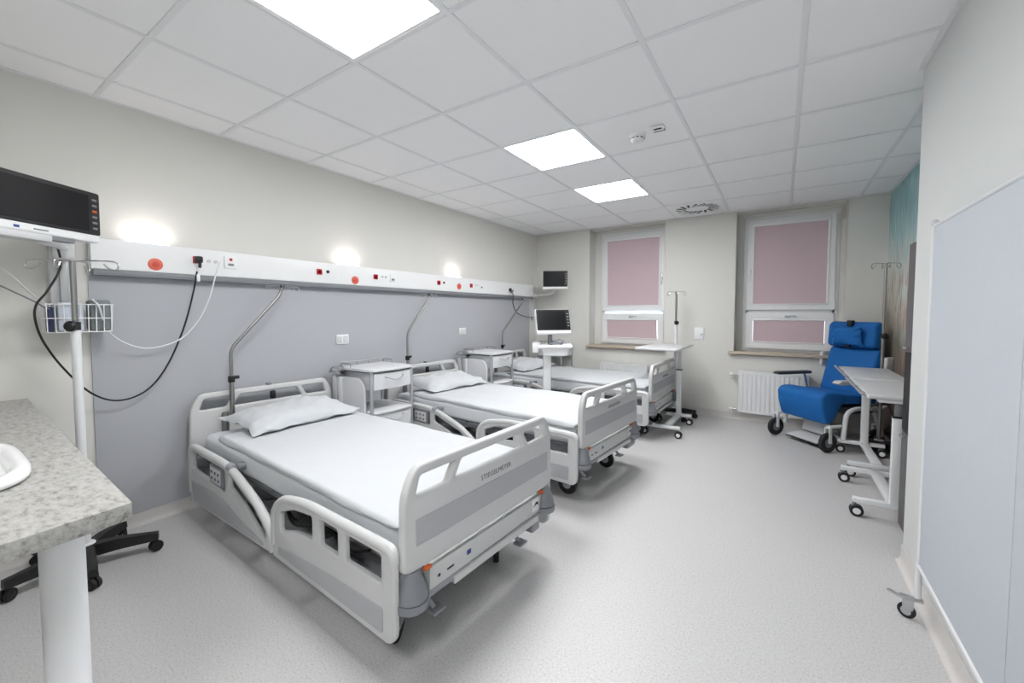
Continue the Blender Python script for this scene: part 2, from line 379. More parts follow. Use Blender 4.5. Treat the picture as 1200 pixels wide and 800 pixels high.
LBL = ['square lit ceiling panel nearest the camera, cut by the top edge of the photo', 'square lit ceiling panel in the middle of the ceiling, left of the smoke detector', 'square lit ceiling panel farthest away, beside the round air vent', 'unseen lit ceiling panel added over the entrance behind the camera to brighten the right side']
for (i, j), lb in zip(LIGHTS, LBL):
    cx, cy = X0+TX*(i-1)+.3, TY*j+.304
    t = thing('ceiling_light', lb, 'light', (cx, cy, H), 0, 'square ceiling light panels')
    G().plate(rrect(-.292, -.296, .292, .296, .002), [rrect(-.276, -.280, .276, .280, .002)], .012, .002, M_xy(.006)).build('frame', M_GRID, t)
    G().box((0, 0, .010), (.552, .560, .006)).build('diffuser', M_PANEL, t)

# ------------------------------------------------------------------ windows
def window(name, x0, x1, tilt, hinge_right):
    t = bpy.data.objects.new(name, None); COL.objects.link(t); t['kind'] = 'structure'; t.location = (0, YW, 0)
    z0, z1, zm = SILLZ+.022, 2.450, 1.305
    def fr(a, b, c, d, wd, dep, y, nm, par=t):
        return G().plate(rrect(a, c, b, d, .004), [rrect(a+wd, c+wd, b-wd, d-wd, .004)], dep, .005, M_xz(y)).build(nm, M_WHITE, par)
    fr(x0, x1, z0, z1, .055, .07, .045, 'window_frame')
    G().box(((x0+x1)/2, .045, zm), (x1-x0-.05, .07, .06), .004).build('transom', M_WHITE, t)
    up = fr(x0+.035, x1-.035, zm+.018, z1-.035, .07, .06, .008, 'upper_sash')
    lo = fr(x0+.035, x1-.035, z0+.03, zm-.018, .08, .06, .008, 'lower_sash')
    if tilt:
        lo.matrix_local = Matrix.Translation((0, .03, z0+.03)) @ Matrix.Rotation(math.radians(tilt), 4, 'X') @ Matrix.Translation((0, -.03, -z0-.03))
    for (a, b, c, d), s in (((x0+.10, x1-.10, zm+.085, z1-.10), up), ((x0+.11, x1-.11, z0+.105, zm-.095), lo)):
        G().box(((a+b)/2, .025, (c+d)/2), (b-a+.02, .006, d-c+.02)).build('pane', M_GLASS, s)
        bl = G().box(((a+b)/2, -.022, (c+d)/2-.004), (b-a-.014, .0025, d-c-.006)).build('roller_blind', M_BLIND, s)
    # cassettes and guide strips of the upper blind
    G().box(((x0+x1)/2, -.032, z1-.108), (x1-x0-.17, .03, .035), .006).build('blind_cassette', M_WHITE, up)
    for xx in (x0+.10, x1-.10): G().box((xx, -.026, (zm+.07+z1-.1)/2), (.022, .012, z1-zm-.19), .003).build('blind_guide', M_WHITE, up)
    G().box(((x0+x1)/2, -.028, zm+.088), (x1-x0-.2, .012, .014), .003).build('blind_bar', M_WHITE, up)
    G().box(((x0+x1)/2, -.028, z0+.112), (x1-x0-.22, .012, .014), .003).build('blind_bar', M_WHITE, lo)
    G().box(((x0+x1)/2, -.028, zm-.098), (x1-x0-.20, .016, .018), .004).build('blind_cassette', M_WHITE, lo)
    hx = x1-.07 if not hinge_right else x0+.07
    G().box((hx, -.03, 1.78), (.03, .018, .07), .006).box((hx, -.05, 1.735), (.018, .014, .12), .006).build('handle', M_WHITE if hinge_right else M_ALU, up)
    G().box(((x0+x1)/2, -.03, zm-.055), (.06, .018, .028), .006).box(((x0+x1)/2+.03, -.05, zm-.05), (.11, .014, .018), .006).build('handle', M_ALU, lo)
    hs = x0+.03 if not hinge_right else x1-.03
    for z in (zm+.06, z1-.1): G().cyl((hs, -.03, z-.035), (hs, -.03, z+.035), .009, 10).build('hinge', M_WHITE, up)
    return t
window('window_1', .985, 1.93, 7.5, False)
window('window_2', 2.828, 3.757, 0, True)

# ------------------------------------------------------------------ bed head rail on the left wall
rail = thing('bed_head_rail', 'long white supply rail with red sockets and uplights above all three beds', 'wall rail', (0, 0, 0))
RX = .062; Z0, Z1 = 1.507, 1.706; Y0, Y1 = -.055, 4.735
prof = rpoly([(.001, Z0+.028), (RX, Z0+.028), (RX, Z1), (RX-.012, Z1), (.001, Z1)], [.002, .006, .012, .002, .002], 3)
g = G().loft([[(a, y, b) for a, b in prof] for y in (Y0, Y1)]); g.build('rail_body', M_WHITE, rail)
G().box((.036, (Y0+Y1)/2, Z0+.010), (.062, Y1-Y0-.01, .034), .005).build('equipment_track', M_GREYP, rail)
def rmark(y, z): return (RX, y, z)
def disc(y, z, r, m, nm):
    Mx = Matrix.Translation((RX-.001, y, z)) @ Matrix.Rotation(PI/2, 4, 'Y')
    o = G().lathe([(r, 0), (r, .004), (r*.86, .007), (.0001, .007)], 28, Mx).build(nm, m, rail)
    G().lathe([(r*.5, .006), (r*.5, .010), (r*.36, .011), (.0001, .011)], 20, Mx).build('centre_knob', mat('coral_knob', (206, 84, 68), .45) if r > .02 else M_BLACK, o); return o
for y, z in ((.222, 1.584), (1.611, 1.580), (3.016, 1.600)): disc(y, z, .036, M_CORAL, 'call_plate')
def socket(y, z, m, s=.046, nm='red_socket'):
    o = G().box((RX+.003, y, z), (.010, s, s), .003).build(nm, m, rail)
    Mx = Matrix.Translation((RX+.0075, y, z)) @ Matrix.Rotation(PI/2, 4, 'Y')
    g = G(); g.lathe([(s*.36, 0), (s*.36, .002), (s*.30, .002), (s*.30, .0005), (.0001, .0005)], 18, Mx); g.build('socket_well', m, o)
    return o
for y, z in ((1.274, 1.627), (1.831, 1.626), (2.672, 1.623), (3.237, 1.622), (.435, 1.633)): socket(y, z, M_RED)
def double(y, z):
    o = G().box((RX+.003, y, z), (.010, .062, .075), .004).build('data_socket', M_WHITE, rail)
    G().box((RX+.009, y, z-.012), (.004, .030, .018), .001).build('port', M_GREYP, o)
    return o
double(2.031, 1.625); double(3.441, 1.624)
o = G().box((RX+.004, .627, 1.637), (.012, .078, .085), .004).build('data_socket', M_WHITE, rail)
G().box((RX+.010, .627, 1.655), (.006, .018, .018), .002).build('red_key', M_RED, o); G().box((RX+.010, .627, 1.62), (.006, .034, .016), .002).build('port', M_GREYP, o)
for y, z in ((1.35, 1.633), (2.754, 1.628), (4.16, 1.60)):
    G().lathe([(.013, 0), (.013, .006), (.0001, .006)], 16, Matrix.Translation((RX, y, z)) @ Matrix.Rotation(PI/2, 4, 'Y')).build('black_port', M_BLACK, rail)
for y in (.52, 1.93, 3.34):
    g = G()
    for d in (-.02, .02): g.lathe([(.011, 0), (.011, .006), (.006, .006), (.0001, .004)], 14, Matrix.Translation((RX, y+d, 1.632)) @ Matrix.Rotation(PI/2, 4, 'Y'))
    g.build('earth_pin', M_LGREY, rail)
for y in (.201, 1.569, 2.968):
    u = G().box((.034, y, Z1+.004), (.038, .19, .008), .002).build('uplight_lens', M_UP, rail)
    ld = bpy.data.lights.new('uplight', 'AREA'); ld.shape = 'RECTANGLE'; ld.size = .03; ld.size_y = .17; ld.energy = UPLIGHT_W; ld.color = (1, .92, .86)
    lo = bpy.data.objects.new('uplight', ld); COL.objects.link(lo); lo.location = (.056, y, Z1+.014); lo.rotation_euler = (PI, math.radians(-0), 0)
# wall sockets below the rail and on the far pier
def wall_socket(nm, loc, nrm, label):
    t = thing(nm, label, 'socket', loc)
    ax = 0 if abs(nrm[0]) > .5 else 1
    def bx(off, z, d, wdt, hgt, m, name, par=t):
        c = (nrm[0]*off + (0 if ax == 0 else z[0]), nrm[1]*off + (z[0] if ax == 0 else 0), z[1])
        return G().box(c, (d, wdt, hgt) if ax == 0 else (wdt, d, hgt), .002).build(name, m, par)
    bx(.006, (0, 0), .012, .118, .084, M_WHITE, 'cover_plate')
    for s in (-.029, .029): bx(.012, (s, 0), .006, .046, .060, M_LGREY, 'switch_key')
    return t
wall_socket('wall_socket', (.0085, 1.506, 1.058), (1, 0, 0), 'white double wall plate on grey wall left of the first bedside cabinet')
wall_socket('wall_socket', (.0085, 3.129, 1.066), (1, 0, 0), 'white double wall plate on grey wall above the second bedside cabinet')
t = thing('wall_plate', 'square white cover plate low on the pier between the windows', 'wall plate', (2.37, YF-.001, 1.03))
G().box((0, -.006, 0), (.11, .012, .15), .003).build('cover_plate', M_WHITE, t); G().lathe([(.008, 0), (.008, .006), (.0001, .006)], 12, Matrix.Translation((.03, -.012, -.01)) @ Matrix.Rotation(PI/2, 4, 'X')).build('keyhole', M_GREYP, t)

# ------------------------------------------------------------------ hospital beds
BL, BW = 2.108, .95
def board(x, t):
    hw = BW/2
    outer = rpoly([(-hw-.012, .40), (-hw-.004, .67), (-hw+.05, .762), (hw-.05, .762), (hw+.004, .67), (hw+.012, .40), (hw-.03, .388), (-hw+.03, .388)], [.03, .06, .035, .035, .06, .03, .02, .02], 5)
    hA = rpoly([(-.428, .652), (-.275, .652), (-.232, .722), (-.405, .722)], .012, 3)
    hB = rpoly([(-.235, .652), (.235, .652), (.195, .722), (-.195, .722)], .012, 3)
    hC = [(-a, b) for a, b in reversed(hA)]
    return G().plate(outer, [hA, hB, hC], t, .011, M_yz(x))
def wheel(g1, g2, c, ax, R=.075, wd=.028):
    """tyre into g1, hub into g2; ax = axle direction"""
    Mx = frame_M(c, Vector((0, 0, 1)), ax)
    g1.lathe([(R*.78, -wd/2), (R*.95, -wd/2), (R, -wd*.25), (R, wd*.25), (R*.95, wd/2), (R*.78, wd/2)], 24, Mx)
    g2.lathe([(.012, -wd*.6), (R*.74, -wd*.42), (R*.79, -wd*.5), (R*.79, wd*.5), (R*.74, wd*.42), (.012, wd*.6)], 24, Mx)
def bed_caster(par, x, y, ang):
    d = Vector((math.cos(ang), math.sin(ang), 0)); n = Vector((-d.y, d.x, 0)); c = Vector((x, y, .075))+d*.03
    g1, g2 = G(), G(); wheel(g1, g2, c, n)
    f = G(); f.cyl((x, y, .155), (x, y, .235), .02, 14)
    f.box((c.x-d.x*.02, c.y-d.y*.02, .158), (.10, .05, .02), .008, (0, 0, ang))
    for s in (-1, 1): f.box((c.x-d.x*.005+n.x*s*.022, c.y-d.y*.005+n.y*s*.022, .115), (.045, .006, .10), .003, (0, 0, ang))
    o = f.build('caster', M_BEDM, par); g1.build('tyre', M_RUB, o); g2.build('hub', M_BEDG, o)
    return o
def side_rails(bed, s):
    """s = -1: the side nearer the camera, +1: the far side"""
    Y = .5*s; T = .026
    def zz(pts): return pts
    # head-end rail: tube bent down like a dog-leg, over a moulded panel
    top = fillet([(.105, Y, .17), (.098, Y, .45), (.17, Y, .462), (.70, Y, .462), (1.03, Y, .355), (1.175, Y, .27), (1.20, Y, .17)], [0, .05, .05, .14, .1, .08, 0], 6)
    tb = G().tube(top, .021, 12)
    outer = rpoly([(.085, .45), (.10, .115), (1.17, .158), (1.205, .19), (1.19, .25), (1.06, .335), (.70, .455), (.12, .465)], [.02, .015, .02, .02, .04, .08, .06, .02], 5)
    h1 = rpoly([(.145, .325), (.66, .315), (.66, .432), (.145, .435)], .022, 4)
    h2 = rpoly([(.71, .355), (.90, .298), (1.10, .205), (1.145, .205), (1.135, .25), (1.02, .325), (.71, .425)], .018, 4)
    tb.plate(outer, [h1, h2], T, .008, M_xz(Y)); r = tb.build('side_rail', M_BEDW, bed)
    ins = rpoly([(.135, .255), (.155, .135), (1.12, .175), (1.11, .19), (.95, .215), (.70, .262), (.40, .268)], .015, 4)
    G().plate(ins, [], .008, .002, M_xz(Y+s*(T/2+.0005))).build('inset_panel', M_BEDG, r)
    cp = G().box((.54, Y, .376), (.18, .036, .108), .006).build('control_panel', M_GREYP, r)
    G().box((.54, Y+s*.0175, .376), (.15, .004, .084), .001).build('key_field', M_LGREY, cp)
    kg = G()
    for kx, kz in ((-.05, .016), (-.05, -.02), (.0, .016), (.0, -.02), (.045, .016), (.045, -.02)): kg.box((.54+kx, Y+s*.0195, .376+kz), (.016, .004, .014), .001)
    tag(kg.build('keypad', M_DARK, cp), kind='stuff')
    G().tube([(.70, Y, .462), (.74, Y, .457)], .0225, 12).build('joint_sleeve', M_BEDM, r)
    G().tube(fillet([(.70, Y-s*.012, .455), (.66, Y-s*.05, .43), (.66, Y-s*.10, .40)], .03), .014, 10).box((.735, Y-s*.045, .462), (.055, .05, .03), .01).build('rail_bracket', M_GREYP, r)
    # foot-end rail
    outer = rpoly([(1.215, .158), (2.075, .150), (2.105, .18), (2.107, .485), (2.08, .503), (1.55, .500), (1.40, .488), (1.30, .458), (1.225, .40), (1.21, .32)], [.015, .02, .02, .02, .02, .12, .05, .05, .05, .05], 5)
    holes = [rpoly([(1.295, .300), (1.42, .338), (1.575, .352), (1.575, .452), (1.42, .434), (1.295, .388)], .014, 4),
             rpoly([(1.635, .352), (1.765, .352), (1.765, .456), (1.635, .456)], .010, 4),
             rpoly([(1.815, .352), (2.035, .352), (2.035, .456), (1.815, .456)], .010, 4)]
    g = G().plate(outer, holes, T, .008, M_xz(Y))
    g.tube(fillet([(1.222, Y, .22), (1.222, Y, .385), (1.31, Y, .450), (1.50, Y, .484), (2.05, Y, .486), (2.092, Y, .475), (2.092, Y, .44)], .08, 5), .020, 12)
    r2 = g.build('side_rail', M_BEDW, bed)
    ins = rpoly([(1.275, .190), (2.045, .180), (2.045, .272), (1.70, .262), (1.40, .238), (1.28, .228)], .012, 4)
    G().plate(ins, [], .008, .002, M_xz(Y+s*(T/2+.0005))).build('inset_panel', M_BEDG, r2)
    # folding arms that carry the rails
    for x in (.35, .95, 1.45, 1.95):
        G().box((x, Y-s*.045, .25), (.05, .075, .03), .008).box((x, Y-s*.03, .20), (.035, .03, .13), .008).build('rail_arm', M_DARK, bed)
def text_mesh(body, size, M, m, parent, name):
    cu = bpy.data.curves.new('txt', 'FONT'); cu.body = body; cu.size = size; cu.extrude = .0006; cu.align_x = 'CENTER'; cu.align_y = 'CENTER'; cu.space_character = 1.08
    ob = bpy.data.objects.new('txt', cu); COL.objects.link(ob); bpy.context.view_layer.update()
    me = bpy.data.meshes.new_from_object(ob.evaluated_get(bpy.context.evaluated_depsgraph_get())); bpy.data.objects.remove(ob); bpy.data.curves.remove(cu)
    me.transform(M); me.materials.clear(); me.materials.append(m); me.name = name
    o = bpy.data.objects.new(name, me); COL.objects.link(o); o.parent = parent; return o
def make_bed():
    b = thing('hospital_bed', '', 'bed', (0, 0, 0), 0, 'hospital beds in a row')
    hb = board(0, .034).build('headboard', M_BEDW, b)
    G().box((.002, 0, .770), (.036, .03, .014), .004).build('board_clip', M_GREYP, hb)
    G().box((-.005, .03, .685), (.03, .035, .06), .008).build('cable_hook', M_BLACK, hb)
    fb = board(BL, .036).build('footboard', M_BEDW, b)
    G().plate(rrect(-.432, .478, .440, .572, .004), [], .008, .0015, M_yz(BL+.0165)).build('grey_band', M_BEDG, fb)
    text_mesh('STIEGELMEYER', .030, Matrix.Translation((BL+.0188, .02, .604)) @ M_yz(0), M_TXT, fb, 'lettering')
    # undercarriage
    f = G()
    for y in (-.36, .36):
        f.box((1.05, y, .345), (2.0, .045, .06), .006); f.box((1.05, y, .215), (1.75, .05, .05), .006)
    for x in (.10, .55, 1.0, 1.5, 2.0): f.box((x, 0, .345), (.05, .76, .045), .006)
    for x in (.22, 1.88): f.box((x, 0, .215), (.07, .80, .055), .006)
    f.build('base_frame', M_BEDM, b)
    for x0, x1 in ((.14, .62), (.66, 1.0), (1.04, 1.46), (1.5, 2.02)): G().box(((x0+x1)/2, 0, .378), (x1-x0, .84, .02), .006).build('mattress_support', M_GREYP, b)
    for x in (.42, 1.62): G().box((x, 0, .27), (.11, .16, .14), .015).build('drive_motor', M_DARK, b)
    for y in (-.2, .2): G().box((.75, y, .29), (.42, .07, .09), .02).cyl((.9, y, .28), (1.5, y, .30), .018, 12).build('actuator', M_DARK, b)
    G().box((1.3, -.34, .29), (.26, .08, .11), .02).build('control_box', M_DARK, b)
    for y, ph in ((-.41, 0), (-.38, 1.2), (.40, .5)):
        c = G(); c.tube(spline([(.9+.15*i, y+.015*math.sin(i*1.7+ph), .30+.035*math.sin(i*2.1+ph)) for i in range(7)], 5), .006, 6)
        c.build('bed_cable', M_BLACK, b)
    for x in (.5, 1.55):
        for y in (-.17, .17): G().box((x, y, .27), (.34, .03, .03), .005, (0, .35, 0)).build('lift_arm', M_BEDG, b)
    # crossbar under the footboard, bumpers, markers, pedals
    cb = G().box((BL-.01, .02, .318), (.035, .76, .085), .004).build('crossbar', M_BEDW, b)
    G().box((BL+.008, -.315, .312), (.003, .012, .010)).box((BL+.008, -.255, .312), (.003, .035, .006)).build('printed_mark', M_BLACK, cb)
    G().box((BL+.008, -.15, .322), (.003, .022, .018)).build('printed_mark', M_BLUEM, cb)
    mk = G().box((BL+.008, .345, .325), (.002, .06, .062)).build('sticker', M_WHITE, cb)
    G().prism([(-.02, -.006), (.0, .012), (.018, .012), (.022, -.008), (.006, .002)], .002, Matrix.Translation((BL+.0095, .348, .324)) @ M_yz(0)).build('sticker_symbol', M_BLACK, mk)
    G().box((BL+.002, .06, .252), (.03, .60, .030), .004).build('lower_bar', M_BEDW, b)
    G().cyl((BL-.01, -.40, .262), (BL-.01, -.15, .262), .020, 14).box((BL-.02, .36, .235), (.05, .07, .11), .01).build('release_bar', M_BEDM, b)
    for y in (-.435, .440):
        G().lathe([(.026, .392), (.034, .378), (.050, .33), (.057, .300), (.058, .294)], 20, Matrix.Translation((BL-.005, y, 0))).lathe([(.061, .290), (.063, .284), (.061, .262), (.048, .252)], 20, Matrix.Translation((BL-.005, y, 0))).build('bumper', M_GREYP, b)
        G().box((BL+.016, y+(.055 if y < 0 else -.055), .378), (.016, .030, .014), .003).build('release_marker', M_ORANGE, b)
    for y in (-.40, .40):
        G().lathe([(.03, .36), (.05, .34), (.05, .30), (.035, .28)], 18, Matrix.Translation((-.01, y, 0))).build('bumper', M_GREYP, b)
    for x, y, a in ((1.905, -.335, -1.0), (1.90, .300, -.9), (.22, -.36, 2.6), (.22, .36, .4)): bed_caster(b, x, y, a)
    for y in (-.33, .25):
        G().tube(fillet([(1.86, y, .20), (1.98, y+.03, .20), (2.04, y+.06, .13)], .03), .010, 8).box((2.045, y+.065, .12), (.05, .06, .012), .004).build('brake_pedal', M_BEDM, b)
    for s in (-1, 1): side_rails(b, s)
    for y in (-.29, .31): G().lathe([(.022, .38), (.022, .60), (.018, .62)], 14, Matrix.Translation((.03, y, 0))).build('pole_sleeve', M_STEEL, b)
    return b
BEDS = [((.095, .839), -.048, 'nearest white hospital bed with grey-banded footboard, close to the wash counter'),
        ((.086, 2.436), -.079, 'middle white hospital bed standing between the first two bedside cabinets'),
        ((.061, 4.015), -.026, 'farthest white hospital bed by the windows, an overbed table at its foot')]
bed0 = make_bed()
bed0['label'] = BEDS[0][2]; bed0.location = (*BEDS[0][0], 0); bed0.rotation_euler = (0, 0, BEDS[0][1])
for n_, ((x, y), rz, lb) in enumerate(BEDS[1:]):
    b_ = dup(bed0, (x, y, 0), rz, lb)
    cs = [c_ for c_ in b_.children if c_.name.split('.')[0] == 'caster']
    for c_, (px_, py_), an in zip(cs, ((1.905, -.335), (1.90, .300), (.22, -.36), (.22, .36)), ((.95, .8, .5, -.4), (1.3, .6, .9, .3))[n_]):
        c_.matrix_local = Matrix.Translation((px_, py_, 0)) @ Matrix.Rotation(an, 4, 'Z') @ Matrix.Translation((-px_, -py_, 0))

# mattress, duvet, pillow, infusion pole of each bed (loose things lying on the bed)
def rr_sec(x, w, z0, z1, r, n=5, jit=0., seed=0., sag=0.):
    pts = rrect(-w/2, z0, w/2, z1, r, n); out = []
    for y, z in pts:
        d = mnoise.noise(Vector((x*3.1+seed, y*4.3, z*9)))*jit
        out.append((x, y+(d if abs(y) > w*.45 else 0), z+d*(.9 if z > (z0+z1)/2 else .4)))
    return out
def dense_sec(x, w, z0, z1, r, seed, jit, m=26):
    """rounded-rectangle section with many points along the top, for wrinkles"""
    base = []
    n = 6
    def arc(cx, cy, a0, a1): return [(cx+r*math.cos(a0+(a1-a0)*k/n), cy+r*math.sin(a0+(a1-a0)*k/n)) for k in range(n+1)]
    base += arc(w/2-r, z1-r, 0, PI/2)
    base += [(w/2-r-(w-2*r)*k/m, z1) for k in range(1, m)]
    base += arc(-w/2+r, z1-r, PI/2, PI)
    base += arc(-w/2+r, z0+r, PI, 1.5*PI)
    base += [(-w/2+r+(w-2*r)*k/4, z0) for k in range(1, 4)]
    base += arc(w/2-r, z0+r, 1.5*PI, 2*PI)
    out = []
    for y, z in base:
        if z > z0+(z1-z0)*.55:
            q = Vector((x*2.2+seed, y*3.0, seed)); d = mnoise.noise(q)*.6+mnoise.noise(q*2.7)*.35+mnoise.noise(Vector((x*1.5+y*6+seed, x*7-y*1.2, 3)))*.3
            out.append((x, y+(mnoise.noise(q*2.2)*jit*.8 if abs(y) > w*.44 else 0), z+d*jit))
        else:
            d = mnoise.noise(Vector((x*5+seed, y*3, 7)))*jit*.9
            out.append((x, y+d, z+d*.5))
    return out
def mattress(seed):
    L = 1.96; secs = []
    for k in range(41):
        u = k/40; x = .085+L*u; e = min(1, min(u, 1-u)*14); c = .02*(1-math.sqrt(max(0, 1-(1-e)**2)))
        secs.append(dense_sec(x, .885-c*2, .392+c*.4, .520-c*.7, .035, seed, .004+.010*max(0, 1-u*3.2), 14))
    return G().loft(secs)
def duvet(seed):
    x0, x1 = .30, 2.045; secs = []
    for k in range(73):
        u = k/72; x = x0+(x1-x0)*u; e = min(1, min(u, 1-u)*22); c = (1-math.sqrt(max(0, 1-(1-e)**2)))
        secs.append(dense_sec(x, .865+.055*u-c*.03, .503+c*.012, .548-c*.016, .021-c*.006, seed, .0085, 30))
    return G().loft(secs)
def pillow(lx, ly, h, seed, wk=.75):
    nu, nv = 30, 36; V = []; F = []
    for side in (1, -1):
        for i in range(nu+1):
            for j in range(nv+1):
                u, v = -1+2*i/nu, -1+2*j/nv
                pin = 1-.10*(1-abs(u)**2)*abs(v)**3+.03*mnoise.noise(Vector((u*2, v+seed, 1))); pin2 = 1-.13*(1-abs(v)**2)*abs(u)**3+.04*mnoise.noise(Vector((v*2.2+seed, u, 4)))
                x, y = u*lx/2*pin2, v*ly/2*pin
                t = max(0, (1-abs(u)**2.6))**.55*max(0, (1-abs(v)**2.8))**.55
                wr = mnoise.noise(Vector((u*2.0+seed, v*2.4, seed)))*.45+mnoise.noise(Vector((u*4.5, v*5.5+seed, 2)))*.25+.30*abs(mnoise.noise(Vector((u*4-v*5, v*2.5+u*2+seed, 5))))
                edge = 1-t
                z = (h*t*(1+wr*wk) if side > 0 else -.030*t) + .020*edge*mnoise.noise(Vector((u*3.0+seed, v*3.4, 9)))*1.4
                V.append((x, y, z+.035))
        o = 0 if side > 0 else (nu+1)*(nv+1)
        for i in range(nu):
            for j in range(nv):
                a = o+i*(nv+1)+j; q = (a, a+1, a+nv+2, a+nv+1); F.append(q if side > 0 else tuple(reversed(q)))
    g = G(); g.add(V, F); return g
PL = ['nearest bed', 'middle bed', 'farthest bed']
for k, ((x, y), rz, lb) in enumerate(BEDS):
    m = mattress(k*3.1).build('mattress', M_MATT, None, 60); m.location = (x, y, 0); m.rotation_euler = (0, 0, rz)
    tag(m, 'pale sheeted mattress lying on the '+PL[k]+' under its duvet', 'mattress', 'mattresses on the beds')
    d = duvet(k*5.7+1).build('duvet', M_SHEET, None, 60); d.location = (x, y, 0); d.rotation_euler = (0, 0, rz)
    tag(d, 'smooth white duvet spread over the '+PL[k], 'duvet', 'white duvets on the beds')
    p = pillow(.46, .74, .078, k*4.4+2).build('pillow', M_SHEET, None, 60)
    c, s = math.cos(rz), math.sin(rz); lx, ly = (.335, .015) if k == 0 else (.34, -.01)
    p.location = (x+c*lx-s*ly, y+s*lx+c*ly, .556); p.rotation_euler = (math.radians(1), math.radians(5.), rz+(.06 if k == 0 else -.05))
    tag(p, 'plump white pillow lying at the head of the '+PL[k], 'pillow', 'white pillows on the beds')
def bent_pole(x, y, z0, zk, dy, dz, label):
    t = thing('infusion_pole', label, 'pole', (x, y, z0), 0, 'bent infusion poles at the bed heads')
    pts = fillet([(0, 0, 0), (0, 0, zk-z0), (.02, dy, zk-z0+dz), (.02, dy+.02, zk-z0+dz+.07)], .05, 6)
    G().tube(pts, .011, 12).build('tube', M_STEEL, t)
    G().cyl((0, 0, -.0), (0, 0, .225), .0145, 12).build('lower_tube', M_STEEL, t)
    cl = G().box((0, 0, .240), (.034, .034, .045), .006).build('clamp', M_BLACK, t)
    G().cyl((.0, .01, .25), (.0, .045, .25), .012, 12).build('clamp_knob', M_BLACK, cl)
    tz = zk-z0+dz+.07; ty = dy+.02
    hk = G()
    for sgn in (-1, 1):
        hk.tube(spline([(.02, ty, tz-.006), (.022, ty+sgn*.05, tz), (.024, ty+sgn*.105, tz-.004), (.03, ty+sgn*.12, tz-.02), (.034, ty+sgn*.108, tz-.03), (.036, ty+sgn*.09, tz-.024)], 5), .0026, 6)
        hk.tube(spline([(.02, ty, tz-.006), (.05, ty+sgn*.02, tz), (.085, ty+sgn*.03, tz-.004), (.096, ty+sgn*.03, tz-.02), (.085, ty+sgn*.028, tz-.03)], 5), .0026, 6)
    hk.build('hooks', M_CHROME, t)
    G().cyl((.02, ty, tz-.014), (.02, ty, tz+.006), .014, 12).build('top_cap', M_BLACK, t)
    return t
bent_pole(.123, .587, .60, 1.045, .325, .375, 'bent steel infusion pole clamped to the headboard of the nearest bed')
bent_pole(.123, 2.155, .60, 1.085, .265, .33, 'bent steel infusion pole clamped to the headboard of the middle bed')
bent_pole(.110, 3.84, .60, 1.03, .45, .39, 'bent steel infusion pole clamped to the headboard of the farthest bed')

